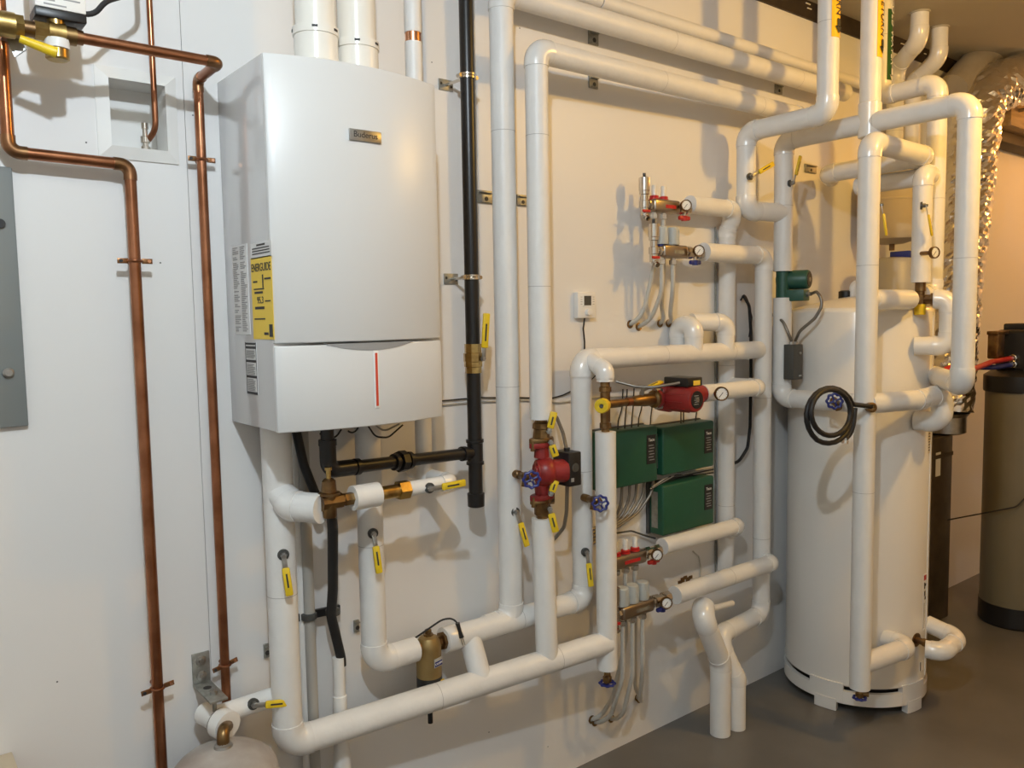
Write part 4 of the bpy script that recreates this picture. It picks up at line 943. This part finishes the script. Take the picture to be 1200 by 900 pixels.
for (XX, Y, z, u, hu, hv, lb) in ((XU1, Ym1, zu1, 766.5, 738, 380, 'U'), (XU1, Ym1, zu1, 777.5, 773, 379, 'U'), (XU2, Ym2, zu2, 775.5, 748, 383, 'U'), (XU2, Ym2, zu2, 788.5, 783, 379, 'U'),
        (XL1, Yl1, zd1, 733, 693, 843, 'L'), (XL1, Yl1, zd1, 744, 747, 817, 'L'), (XL2, Yl2, zd2, 729.5, 697, 846, 'L'), (XL2, Yl2, zd2, 741, 716, 842, 'L'), (XL2, Yl2, zd2, 753, 749, 819, 'L')):
    x = XX(u); e = W(hu, hv, 0.0); p = Vector((x, Y, z-.04))
    drop = (p.z-e.z)
    pts = [p, Vector((x, Y, p.z-drop*.45)), Vector((x+(e.x-x)*.35, Y*.6, e.z+drop*.16)), Vector((e.x+(x-e.x)*.12, -.03, e.z+.01)), Vector((e.x, 0.004, e.z))]
    src = 'flow-meter' if XX in (XU1, XL1) else 'capped'
    pex(('cream tube from the upper %s manifold into the wall above the cross pipe' if lb == 'U' else 'cream tube from the lower %s manifold into the wall near the floor') % src, pts, ('tubes below the upper %s manifold' if lb == 'U' else 'tubes below the lower %s manifold') % src)
# torn patch of wall behind the lower return pipe
tp_ = MB(); base = W(802, 679, 0)
for k in range(5):
    p = base+Vector((-.03+.016*k, -.003, .006*((k*7) % 3)-.004)); tp_.box(p, .018, .005, .012+.006*(k % 2))
tag(tp_.build('torn_paper', 'bronze'), 'small torn brown patch on the wall above the lower return pipe', 'patch')

# pipe stub with lever feeding the grey expansion tank
sb = thing('insulated_pipe', 'short white pipe with a yellow lever behind the grey tank elbow', 'pipe', W(290, 822, -0.10))
MB().sweep([W(253, 839, -0.075), W(268, 834, -0.075), W(325, 815, -0.075)], 0.0245, 20).build('pipe_jacket', 'jacket', sb)
lever(sb, W(297, 825, -0.10), W(337, 821, -0.115), (-.1, -1, 0.1))

# ================================================================== WATER TANK
TX, TY, TR, TZ = 3.24, -0.29, 0.277, 1.605
tank = thing('water_tank', 'tall white cylindrical water tank standing on the floor', 'water tank', (TX, TY, 0))
MB().lathe((TX, TY, 0.105), Z3, [(TR-.006, 0), (TR, .006), (TR, TZ-.105-.02), (TR-.004, TZ-.105-.008), (TR-.012, TZ-.105)], 72).build('jacket', 'tankwhite', tank)
MB().lathe((TX, TY, TZ-.004), Z3, [(TR-.014, 0), (TR-.016, .006), (TR-.07, .022), (0.06, .05), (0.05, .052)], 64).build('lid', 'tanktop', tank)
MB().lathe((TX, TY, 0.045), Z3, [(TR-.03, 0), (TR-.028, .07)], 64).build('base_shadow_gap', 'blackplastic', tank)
def arcwall(r0, r1, a0, a1, z0, z1, nm, m, par, n=16, taper=0.0):
    q = MB(); P = []
    for rr in (r0, r1):
        for k in range(n+1):
            a = math.radians(a0+(a1-a0)*k/n); P.append((rr*math.cos(a), rr*math.sin(a)))
    for z, tp in ((z0, taper), (z1, 0)):
        for (x, y) in P: q.v.append(Vector((TX+x*(1+tp), TY+y*(1+tp), z)))
    N = 2*(n+1); M_ = n+1
    for k in range(n):
        q.f += [(k, k+1, M_+k+1, M_+k), (N+k, N+M_+k, N+M_+k+1, N+k+1), (M_+k, M_+k+1, N+M_+k+1, N+M_+k), (k, N+k, N+k+1, k+1)]
    q.f += [(0, M_, N+M_, N), (n, N+n, N+M_+n, M_+n)]
    return q.build(nm, m, par)
arcwall(TR-.014, TR+.004, 0, 360, 0.036, 0.088, 'base_ring', 'tankwhite', tank, 64)
for a in (187, 262, 20, 100):
    ft_ = arcwall(TR-.018, TR+.006, a-14, a+14, 0.045, 0.118, 'foot', 'tankwhite', tank, 10)
    arcwall(TR-.02, TR+.009, a-9, a+9, 0.002, 0.05, 'foot_pad', 'tankwhite', ft_, 8)
# small tabs, vertical jacket seam, labels
arcwall(TR, TR+.004, 281, 284, 0.12, TZ-.02, 'jacket_seam', 'tankwhite', tank, 3)
lb = arcwall(TR, TR+.0012, 273, 279.5, 0.315, 0.545, 'warning_label', 'whitelabel', tank, 4)
arcwall(TR+.001, TR+.002, 273.6, 278.9, 0.52, 0.54, 'label_band', 'redplastic', lb, 4)
for (a0, a1, z0, z1) in ((274.3, 276.2, .485, .51), (276.4, 278.6, .495, .505), (275, 277.4, .455, .475), (276, 278.3, .44, .452)):
    arcwall(TR+.001, TR+.002, a0, a1, z0, z1, 'label_symbol', 'print', lb, 3)
for k in range(14): arcwall(TR+.001, TR+.0018, 273.7, 276.5+2.3*rl.random(), .325+.0075*k, .3275+.0075*k, 'label_text', 'printgrey', lb, 3)
lb2 = arcwall(TR, TR+.0012, 276, 281, 1.03, 1.13, 'rating_label', 'beige', tank, 4)
for k in range(7): arcwall(TR+.001, TR+.0018, 276.5, 279.3+1.2*rl.random(), 1.04+.011*k, 1.044+.011*k, 'label_text', 'print', lb2, 3)
lb3 = arcwall(TR, TR+.0012, 270, 277, 0.15, 0.19, 'small_plate', 'whitelabel', tank, 4)
arcwall(TR+.001, TR+.0018, 270.4, 271.6, 0.153, 0.188, 'label_text', 'print', lb3, 3)
# fittings on the lid
fit(tank, (TX-.02, TY+.05, TZ+.02), Z3, [(0.03, 0), (0.03, .05), (0.02, .055)], 'blackplastic', 'lid_port')
MB().sweep(arc_path([(TX-.02, TY+.02, TZ+.03), (TX-.02, TY+.02, TZ+.10), (TX+.03, TY-.0, TZ+.10), (TX+.03, TY-.0, TZ+.03)], .02), .016, 14).build('lid_elbow', 'white', tank)

# ================================================================== PIPES AROUND THE TANK
PR = 0.0365
x9 = 2.725; y9 = yu(x9, 2.4, 970)
z9 = zv(x9, y9, 133); Yw = -0.10; x87 = x9; z87 = zv(x87, Yw, 247)
x92 = 2.915; Y92 = yu(x92, 2.0, 918)
h1 = thing('insulated_pipe', 'white yellow-labelled pipe from the ceiling that hooks back beside the wall', 'pipe', (x9, y9, z9))
run(h1, [(x9, y9, ZC-.002), (x9, y9, z9), (x87, Yw, z9-.004), (x87, Yw, z87), (x92, Y92, z87)], PR, 0.044)
lever(h1, W(879, 207, Yw-0.045), W(903, 193, Yw-.06), (-.2, -1, 0.1))
def pipe_label(root, x, y, r, zb, zt, adir, m, txt, tcol, arrow=True, arc=1.2, size=None):
    """wrap-around pipe marker: curved sleeve segment with lettering reading downwards"""
    a0 = math.atan2(adir[1], adir[0]); q = MB(); n = 8
    for z in (zb, zt):
        for rr in (r+.0002, r+.0014):
            for k in range(n+1):
                a = a0-arc/2+arc*k/n; q.v.append(Vector((x+rr*math.cos(a), y+rr*math.sin(a), z)))
    N = n+1
    for k in range(n): q.f += [(k, k+1, 2*N+k+1, 2*N+k), (N+k, 3*N+k, 3*N+k+1, N+k+1), (k, N+k, N+k+1, k+1), (2*N+k, 2*N+k+1, 3*N+k+1, 3*N+k)]
    q.f += [(0, 2*N, 3*N, N), (n, N+n, 3*N+n, 2*N+n)]
    l = q.build('pipe_marker', m, root)
    e = Vector((math.cos(a0), math.sin(a0), 0)); s = Vector((-e.y, e.x, 0))
    size = size or r*1.05
    o = text('marker_lettering', txt, size, tcol, (0, 0, 0), X3, Y3, l, 0.0004)
    me = o.data; org = root.location
    xs = [v.co.x for v in me.vertices]; x0_, x1_ = min(xs), max(xs)
    base = zt-0.02 if not arrow else None
    tl = x1_-x0_; zstart = (zb+0.075+tl) if arrow else zt-.02
    for v in me.vertices:
        c = v.co+org                       # undo, local text coords
        tx, ty, tz = c.x-x0_-org.x+0*org.x, c.y-0, c.z
        tx = v.co.x+org.x-(x0_+org.x); ty = v.co.y+org.y; tz = v.co.z+org.z
        a = a0+ty/r; rr = r+.0042+tz
        v.co = Vector((x+rr*math.cos(a), y+rr*math.sin(a), zstart-tx))-org
    if arrow:
        q = MB(); zz = zb+.012
        def cp(dx, dz, o_): a = a0+dx/r; return Vector((x+(r+.0046+o_)*math.cos(a), y+(r+.0046+o_)*math.sin(a), zz+dz))
        w_ = size*.42
        shp = [(0, 0), (w_, .024), (w_*.45, .024), (w_*.45, .05), (-w_*.45, .05), (-w_*.45, .024), (-w_, .024)]
        q.v = [cp(a, b, 0) for a, b in shp]+[cp(a, b, .0006) for a, b in shp]; m_ = len(shp)
        q.f = [tuple(range(m_)), tuple(m_+k for k in range(m_))]+[(k, (k+1) % m_, m_+(k+1) % m_, m_+k) for k in range(m_)]
        q.build('marker_arrow', tcol, l)
    return l
pipe_label(h1, x9, y9, PR, zv(x9, y9, 47), ZC-.03, (-.02, -1), 'pipeyellow', 'RETURN', 'print', arc=1.5)
# tall stack: ceiling drop, tee on the line from the wall riser to the outer drop
zq = zv(x92, Y92, 165); y113 = yu(x92, 1.9, 1133); y102 = yu(x92, 2.4, 1020)
h2 = thing('insulated_pipe', 'white pipe line over the tank from the wall riser to the outermost drop', 'pipe', (x92, Y92, zq))
zpu, zpl = zv(x92, Y92, 318), zv(x92, Y92, 349)
z113 = zv(x92, y113, 451)
run(h2, [(x92, Y92, zpu), (x92, Y92, zq), (x92, y113, zq+.004), (x92, y113, z113), (TX+.165, TY-.215, z113-.004)], PR, 0.044)
lever(h2, W(926, 215, Y92-.035), W(933.5, 183, Y92-.05), (.2, -1, 0))
h3 = thing('insulated_pipe', 'white ceiling drop lettered WATER RETURN with yellow marker', 'pipe', (x92, y102, zq))
MB().cyl((x92, y102, zq), (x92, y102, ZC-.002), PR, seg=24).build('pipe_jacket', 'jacket', h3)
fit(h3, (x92, y102, zq-.05), Z3, [(PR+.001, 0), (PR+.0035, .003), (PR+.0035, .12), (PR+.001, .123)], 'pvc', 'tee_cover', 24)
pipe_label(h3, x92, y102, PR, zv(x92, y102, 70), ZC-.02, (.15, -.99), 'pipeyellow', 'WATER RETURN', 'print', arc=1.35)
h2b = thing('insulated_pipe', 'white pipe below the green pump, turning out past the tank', 'pipe', (x92, Y92, 1.2))
x18, y18 = 2.79, -0.56
z92b = zv(x92, Y92, 466)
run(h2b, [(x92, Y92, zpl), (x92, Y92, z92b), (x92-.004, -0.50, z92b), (x18+.02, y18+.01, z92b)], PR, 0.044)
# front upright with branches
z18t = zv(x18, y18, 166); z18b = zv(x18, y18, 806)
h4 = thing('insulated_pipe', 'tall white upright standing in front of the tank, drain wheel at its foot', 'pipe', (x18, y18, z18b))
xz = xu(y18, z18t, 1086)
run(h4, [(x18, y18, z18b), (x18, y18, z18t), (xz, y18, z18t-.006), (xz, -0.16, z18t-.012), (xz+.12, -0.10, z18t-.012)], PR, 0.043)
lever(h4, W(1028, 240, y18-.025), W(1033, 277, y18-.035), (.5, -1, 0))
wheel_valve(h4, Vector((x18, y18, z18b+.004)), -Z3, 0.042, 0.021, spout=(.6, -.8, 0))
zbr = zv(x18, y18, 351); xmv, ymv = 3.165, -0.57
run(h4, [(x18, y18-.004, zbr), (xmv-.07, ymv+.005, zbr)], 0.033)
MB().lathe(Vector((x18+.028, y18-.004, zbr)), X3, [(0.034, 0), (0.0365, .01), (0.0365, xmv-.07-x18-.03), (.03, xmv-.07-x18-.025)], 24).build('elbow_cover', 'pvc', h4)
zmd = zv(x18, y18, 473); xlo, ylo = 3.185, -0.652; zpm = zv(3.17, -.6, 494)
run(h4, [(x18, y18-.01, zmd), (xlo-.14, ylo+.02, zmd), (xlo, ylo, zmd+.012), (xlo, ylo, zpm), (xlo-.012, TY-TR+.008, zpm)], PR, 0.042)
zlw = zv(x18, y18, 779); xlw, ylw = 3.075, -0.603
run(h4, [(x18, y18, zlw), (xlw, ylw, zlw+.004), (xlw+.003, TY-.215, zlw+.006)], PR, 0.042)
# side drop with gauge, mixing valve and loop to the tank
z75t = zv(xmv, ymv, 203); z75b = zv(xmv, ymv, 331)
h5 = thing('insulated_pipe', 'white drop with thermometer and yellow lever ending at the brass mixing valve', 'pipe', (xmv, ymv, z75b))
run(h5, [(xmv, ymv, z75b), (xmv, ymv, z75t), (xmv+.075, ymv, z75t-.002), (xmv+.075, ymv+.30, z75t-.004)], 0.0345, 0.036)
lever(h5, W(1080.5, 241, ymv-.03), W(1086.5, 277, ymv-.04), (.5, -1, 0))
gauge(h5, W(1095, 296, ymv-.09), (-.30, -.95, 0), W(1080, 297, ymv-.02), 0.0215)
mv = thing('mixing_valve', 'brass tempering valve with yellow cap under the gauge drop', 'valve', (xmv, ymv, zbr-.05))
MB().lathe(Vector((xmv, ymv, zbr-.02)), Z3, [(0.02, 0), (0.022, .01), (0.022, .035), (0.016, .037), (0.016, .05), (0.019, .052), (0.019, z75b-zbr+.02)], 10).build('valve_body', 'bronze', mv)
fit(mv, Vector((xmv, ymv, zbr-.058)), Z3, [(0.019, 0), (0.0205, .004), (0.0205, .04)], 'yellow', 'adjusting_cap', 22)
fit(mv, Vector((xmv-.072, ymv+.005, zbr)), X3, [(0.021, 0), (0.021, .03), (0.015, .032), (0.015, .075)], 'bronze', 'union_nut', 8)
dirl = Vector((.35, -.94, 0)).normalized()
fit(mv, Vector((xmv, ymv, zbr)), dirl, [(0.018, 0), (0.018, .035), (0.023, .036), (0.023, .05)], 'bronze', 'union_nut', 8)
zup = zv(3.17, -.6, 405)
h6 = thing('insulated_pipe', 'white looped elbow from the tempering valve into the upper tank port', 'pipe', (xmv+.03, -.66, zup))
lq = Vector((xmv+.035, -.664, 0))
run(h6, [Vector((xmv, ymv, zbr))+dirl*.045, Vector((lq.x, lq.y, zbr)), Vector((lq.x, lq.y, zup)), Vector((lq.x-.04, TY-TR+.012, zup-.002))], 0.035, 0.040)
# low rear loop
zlr = 0.285
h7 = thing('insulated_pipe', 'white horizontal loop near the floor at the tank side', 'pipe', (3.30, -.62, zlr))
run(h7, [(3.335, TY-.26, zlr+.035), (3.335, -.675, zlr+.01), (3.19, -.675, zlr-.005), (3.168, -.62, zlr-.004)], 0.034, 0.042)
fit(tank, (TX-.03, TY-TR+.003, zlr+.005), Vector((-.1, -1, 0)), [(0.028, 0), (0.028, .004), (0.013, .005), (0.013, .03), (0.016, .031), (0.016, .044)], 'bronze', 'drain_nipple', 12)
# cold line behind: labelled drop and its branch
xc_ = 3.30; yc_ = yu(xc_, 2.6, 1033.5); zc_ = zv(xc_, yc_, 113); yc2 = yu(xc_, 2.2, 1097)
h8 = thing('insulated_pipe', 'white ceiling drop with dark green COLD WATER marker behind the yellow one', 'pipe', (xc_, yc_, zc_))
run(h8, [(xc_, yc_, ZC-.002), (xc_, yc_, zc_), (xc_, yc2, zc_+.004), (xc_, yc2, zbr+.02), (xmv+.05, ymv+.02, zbr+.02)], 0.0355, 0.043)
pipe_label(h8, xc_, yc_, 0.0355, zv(xc_, yc_, 101), zv(xc_, yc_, 14), (.22, -.975), 'pipegreen', 'COLD WATER', 'white', arc=1.5, size=.040)
# two ceiling bends further right
for (u, v, u2, v2, lbn) in ((1078, 14, 1075, 47, 'white bent pipe entering the ceiling nearer the cold drop'), (1101, 32, 1097, 68, 'white bent pipe entering the ceiling nearer the foil duct')):
    c = WZ(u, v, ZC); zb_k = zv(c.x, c.y, v2)
    t = thing('insulated_pipe', lbn, 'pipe', (c.x, c.y, ZC-.3))
    ue = 1050 if u < 1090 else 1070
    e = W(ue, 80 if u < 1090 else 96, -.06)
    run(t, [(c.x, c.y, ZC-.001), (c.x, c.y, zb_k), e, (e.x, e.y, zv(e.x, e.y, 205))], 0.038, 0.06)
    fit(t, (c.x, c.y, ZC-.008), Z3, [(0.044, 0), (0.044, .007)], 'ceil', 'ceiling_collar', 24)
# green pump on the wall riser with switch box
gp_ = thing('green_pump', 'dark green circulator pump above the grey switch box', 'pump', (x92, Y92, zpl))
MB().cyl((x92, Y92, zpl-.01), (x92, Y92, zpu+.01), 0.026, seg=18).build('pump_body', 'pumpgreen', gp_)
zm_ = (zpl+zpu)/2+.018
MB().lathe(Vector((x92+.02, Y92+.03, zm_)), Vector((.25, -.97, 0)), [(0.04, 0), (0.046, .008), (0.046, .02), (0.038, .024), (0.038, .115), (0.034, .121), (.012, .122)], 30).build('motor', 'pumpgreen', gp_)
mdir = Vector((.25, -.97, 0)).normalized()
me_ = Vector((x92+.02, Y92+.03, zm_))+mdir*.1205
npl = MB().lathe(me_, mdir, [(0.030, 0), (0.029, .003)], 24).build('nameplate', 'blackplastic', gp_)
MB().lathe(me_+mdir*.003, mdir, [(0.009, 0), (0.008, .002)], 14).build('centre_screw', 'steel', npl)
sd_ = Vector((-mdir.y, mdir.x, 0))
tb_ = MB().box(Vector((x92+.03, Y92-.03, zm_-.062)), (.075), .105, .045, (sd_, -mdir, Z3)).build('terminal_box', 'pumpgreen', gp_, bevel=.004)
gl_ = Vector((x92+.03, Y92-.03, zm_-.058))+mdir*.05
fit(gp_, gl_, mdir, [(0.011, 0), (0.011, .012), (.008, .013), (.008, .022)], 'steel', 'cable_gland', 10)
sx_ = W(929.5, 424, Y92-.055)
sw = thing('switch_box', 'small dark grey switch box strapped to the white pipe below the green pump', 'switch box', sx_)
hb = abs(zv(sx_.x, sx_.y, 404)-zv(sx_.x, sx_.y, 445))
MB().box((sx_.x, sx_.y, sx_.z), .066, .045, hb).build('box', 'darkgrey', sw, bevel=.003)
MB().lathe((sx_.x+.012, sx_.y-.0225, sx_.z+.035), -Y3, [(.006, 0), (.005, .004)], 10).build('toggle', 'steel', sw)
MB().box((sx_.x+.015, sx_.y-.0228, sx_.z-.055), .018, .0008, .006).build('box_mark', 'capgrey', sw)
tpz = sx_+Z3*hb/2
for s in (-1, 1): fit(sw, tpz+X3*s*.012, Z3, [(.010, 0), (.010, .010), (.007, .011), (.007, .016)], 'steel', 'cable_connector', 8)
t = thing('armored_cable', 'flexible metal cable from the green pump curling to the grey switch box', 'cable', tpz+X3*.012)
MB().sweep(arc_path([gl_+mdir*.02, WX(958, 341, 2.90), WX(965, 356, 2.895), WX(955, 373, 2.89), WX(937, 388, 2.885), tpz+Vector((.012, 0, .012))], .05), .006, 10).build('cable', 'cable_armor', t)
t = thing('armored_cable', 'flexible metal cable from behind the upright to the grey switch box', 'cable', tpz-X3*.012)
MB().sweep(arc_path([W(903, 368, -.06), W(908, 370, -.10), WX(918, 377, 2.87), WX(924, 391, 2.87), tpz+Vector((-.012, 0, .012))], .04), .006, 10).build('cable', 'cable_armor', t)
# blue valve and coiled hose in front of the tank
hv = W(978, 468, -.42)
dv = thing('drain_valve', 'brass drain valve with blue wheel on the pipe behind the hose coil', 'valve', W(985, 475, -.50))
wheel_valve(dv, WX(986, 477, 2.925-.03), None, spout=(.3, -.2, -1), R=0.026, wdir=(-.75, -.66, 0), center=WX(978, 470, 2.80))
hs = thing('coiled_hose', 'coiled black hose hanging on the front upright before the tank', 'hose', W(975, 520, -.62))
Yh = -.60
def E_(cu, cv, ru, rv, a, dy=0): return W(cu+ru*math.cos(a), cv+rv*math.sin(a), Yh+dy)
pts = []
for k in range(0, 50):
    a = math.radians(-25-k*15); f = max(0.0, min(1.0, (k-14)/12)); pts.append(E_(973.5, 488-4.5*f, 28.5-5.5*f, 33.5-6.5*f, a, -.016*f))
pts = [Vector((x18, y18, zv(x18, y18, 476)))+Vector((-.62, -.78, .08)).normalized()*(PR+.012)]+pts
MB().sweep(pts, .0085, 12).build('hose', 'rubber', hs)
pts2 = [W(1002, 478, -.615), W(1000, 496, -.615), W(997, 508, -.61), W(991, 514, -.605)]
MB().sweep(arc_path(pts2, .05), .0085, 12).build('hose', 'rubber', hs)
fit(hs, W(990, 520, -.602), W(992, 508, -.602)-W(990, 520, -.602), [(.012, 0), (.012, .012), (.009, .014), (.009, .034)], 'chrome', 'hose_coupling', 10)
hcd = Vector((-.62, -.78, .08)).normalized(); hcp = Vector((x18, y18, zv(x18, y18, 477)))+hcd*(PR-.003)
fit(hs, hcp, hcd, [(.016, 0), (.018, .004), (.018, .024), (.012, .026), (.012, .02)], 'bronze', 'hose_coupling', 14)

# ================================================================== BACKGROUND AT RIGHT
# wall expansion tank and grey cylinder seen between the uprights
bx = W(1046, 250, -.16)
be = thing('expansion_tank', 'beige expansion tank high on the wall behind the gauge drop', 'tank', (bx.x, -.16, bx.z-.2))
zt_e, zb_e = zv(bx.x, -.16, 215), zv(bx.x, -.16, 286)
MB().lathe((bx.x, -.16, zb_e), Z3, [(.05, 0), (.11, .02), (.135, .06), (.135, zt_e-zb_e), (.10, zt_e-zb_e+.05), (.03, zt_e-zb_e+.07)], 36).build('shell', 'beige', be)
MB().lathe((bx.x, -.16, (zb_e+zt_e)/2+.05), Z3, [(.1355, 0), (.1375, .003), (.1375, .009), (.1355, .012)], 36).build('rolled_seam', 'beige', be)
fit(be, (bx.x, -.16, zb_e-.03), Z3, [(.012, 0), (.012, .04)], 'bronze', 'stem')
gx = W(1046, 318, -.22)
gt = thing('grey_canister', 'grey canister with blue and black fittings behind the tank top', 'canister', (gx.x, -.22, 1.3))
zg1 = zv(gx.x, -.22, 302)
MB().lathe((gx.x, -.22, 1.30), Z3, [(.12, 0), (.125, .02), (.125, zg1-1.30-.03), (.11, zg1-1.30-.008), (.05, zg1-1.30)], 36).build('shell', 'greytank', gt)
MB().box((gx.x+.05, -.25, zg1+.012), .10, .09, .03).build('blue_cap', 'blue', gt, bevel=.004)
MB().box((gx.x+.09, -.33, zg1-.07), .03, .05, .12).build('black_bracket', 'blackplastic', gt, bevel=.004)
MB().cyl((gx.x, -.22, .0), (gx.x, -.22, 1.31), .02, seg=14).build('stand_pipe', 'greypvc', gt)
# water softener
sfc = WZ(1143, 722, 0.02); dirp = Vector((math.cos(math.radians(-30)), math.sin(math.radians(-30)), 0))
SX, SY, SR = 4.545, -.44, .165
sf = thing('water_softener', 'tan water softener tank with black head and black base', 'water softener', (SX, SY, 0))
zb1 = zv(SX, SY-SR*.4, 707); zb2 = zv(SX, SY-SR*.4, 459)
MB().lathe((SX, SY, zb1-.02), Z3, [(SR-.004, 0), (SR-.004, zb2-zb1+.03)], 44).build('body', 'softener', sf)
MB().lathe((SX, SY, 0), Z3, [(SR-.008, 0), (SR, .01), (SR, zb1)], 44).build('base_band', 'blackplastic', sf)
MB().lathe((SX, SY, zb2), Z3, [(SR+.004, 0), (SR+.006, .01), (SR+.006, .08), (SR-.03, .105), (SR-.06, .11)], 44).build('top_cap', 'blackplastic', sf)
zh1 = zv(SX, SY, 386)
hdm = MB().box((SX+.01, SY, (zb2+.10+zh1)/2), .22, .19, zh1-zb2-.10).build('valve_head', 'blackplastic', sf, bevel=.02, bseg=3)
MB().box((SX+.05, SY, zh1+.01), .16, .17, .04).build('head_cover', 'blackplastic', sf, bevel=.008)
MB().sweep(arc_path([(SX-.06, SY-SR-.002, zb2+.0), (SX-.07, SY-SR-.004, zb2-.2), (SX-.12, SY-.14, zb2-.42), (SX-.19, SY-.06, zb2-.55), (SX-.24, -.05, zb2-.72), (SX-.34, -.02, zb2-.95)], .05), .0035, 8).build('drain_cord', 'rubber', sf)
bypass_l = Vector((SX-.10, SY, zb2+.17))
spd = Vector((.30, -.95, 0)).normalized(); spp = Vector((TX, TY, 0))+spd*(TR-.002); spp.z = zv(spp.x, spp.y, 434)
fit(tank, spp, spd, [(.034, 0), (.034, .004), (.017, .005), (.017, .02), (.013, .021), (.013, .04)], 'steel', 'side_port', 18)
for (dz, m_, lbn) in ((.0, 'redplastic', 'red flexible water line from the softener head'), (-.03, 'blue', 'dark blue flexible water line under the red one')):
    a = bypass_l+Z3*dz
    e_ = spp+spd*.038 if m_ == 'redplastic' else W(1094, 420, -.12)
    t = thing('water_line', lbn, 'hose', e_)
    MB().sweep(arc_path([a, a-X3*.22+Vector((0, 0.02, -.01)), (a+e_)/2+Vector((-.1, 0, -.02)), e_+Vector((.09, -.02, .02)) if m_ == 'redplastic' else e_+Vector((.05, 0, 0)), e_], .1), .0125, 12).build('hose', m_, t)
    fit(t, a+X3*.0, -X3, [(.019, 0), (.019, .03), (.015, .032), (.015, .05)], 'chrome', 'hose_nut', 8)
MB().box(bypass_l+Vector((-.10, .05, .06)), .08, .05, .12).build('bypass_block', 'bronze', sf, bevel=.006)
MB().box(bypass_l+Vector((-.08, .05, .125)), .14, .05, .018).build('bypass_handle', 'bronze', sf, bevel=.003)

# foil flexible duct
def duct(root, path, r, nm, m, seg=44, crinkle=.009, seed=1, ring=0.045):
    rg2 = random.Random(seed); P = path; cum = [0]
    for i in range(1, len(P)): cum.append(cum[-1]+(P[i]-P[i-1]).length)
    N = int(cum[-1]/0.016); pts = []
    j = 0
    for k in range(N+1):
        s = cum[-1]*k/N
        while j < len(P)-2 and cum[j+1] < s: j += 1
        f = (s-cum[j])/max(1e-6, cum[j+1]-cum[j]); pts.append(P[j]+(P[j+1]-P[j])*f)
    q = MB().sweep(pts, r, seg, cap=True)
    for i in range(len(pts)):
        for k in range(seg):
            v = q.v[i*seg+k]; d = (v-pts[i])
            w1 = math.sin(i*.9+math.sin(k*.7)*1.6)*.35+math.sin(i*2.2+k*1.1)*.25
            amp = crinkle*(w1+(rg2.random()-.5)*.9)
            q.v[i*seg+k] = pts[i]+d*(1+amp/r)
    return q.build(nm, m, root, smooth=False)
fd = thing('foil_duct', 'crinkled silver foil duct bending down from the ceiling behind the pipes', 'duct', W(1125, 470, -.14))
Yd = -.145; xd1 = W(1130, 300, Yd).x
topz = W(1130, 92, Yd).z
path = arc_path([Vector((xd1+1.6, -.62, topz+.20)), Vector((xd1+.55, -.34, topz+.10)), Vector((xd1+.05, Yd-.02, topz-.06)), Vector((xd1, Yd, topz-.55)), Vector((xd1-.10, Yd, zv(xd1, Yd, 330))), Vector((W(1108, 470, Yd).x, Yd, zv(xd1, Yd, 478)))], .22, 14)
duct(fd, path, .128, 'foil_sleeve', 'foil')
MB().lathe((W(1108, 470, Yd).x, Yd, zv(xd1, Yd, 482)-.10), Z3, [(.08, 0), (.10, .01), (.10, .09), (.115, .11)], 36).build('ribbed_collar', 'steel', fd)
du = thing('metal_duct', 'dark sheet-metal duct standing on the floor below the foil sleeve', 'duct', (W(1099, 600, Yd-.06).x, Yd, 0))
zdt = zv(xd1, Yd, 484)-.09
xk2 = W(1099, 600, Yd-.06).x
xk2 += .06
MB().box((xk2, Yd+.04, zdt/2), .22, .18, zdt-.004).build('casing', 'duct_dark', du, bevel=.003)
MB().box((xk2, Yd+.04, zdt*.9), .226, .186, .02).build('joint_band', 'duct_dark', du)
MB().box((xk2-.05, Yd-.051, zdt*.86), .05, .002, .12).build('duct_label', 'whitelabel', du)
# second wrapped duct right under the ceiling, wood blocking under it
wd_ = thing('wrapped_duct', 'beige wrapped duct running under the ceiling above the foil duct', 'duct', (xd1+.6, -.4, topz+.2))
path = arc_path([W(1116, 104, -.10), W(1150, 66, -.12), W(1200, 36, -.16), W(1290, -10, -.22)], .25)
MB().sweep(path, .075, 32).build('wrap', 'fibre', wd_)
bl = thing('timber_block', 'pale timber blocking below the foil duct near the ceiling', 'timber', (xd1+.75, -.12, topz-.2))
zbk = W(1185, 140, -.12).z; xbk = W(1185, 140, -.12).x
MB().box((xbk+.25, -.10, zbk), .9, .19, .14).build('block', 'wood', bl, bevel=.003)
MB().box((xbk+.25, -.06, zbk-.10), .9, .11, .06).build('underside_strip', 'darkbrown', bl, bevel=.003)  # darker strip along the underside of the block
MB().cyl((xbk-.1, -.005, zbk+.02), (xbk-.1, -.25, zbk+.02), .01, seg=8).build('hanger_rod', 'steel', bl)
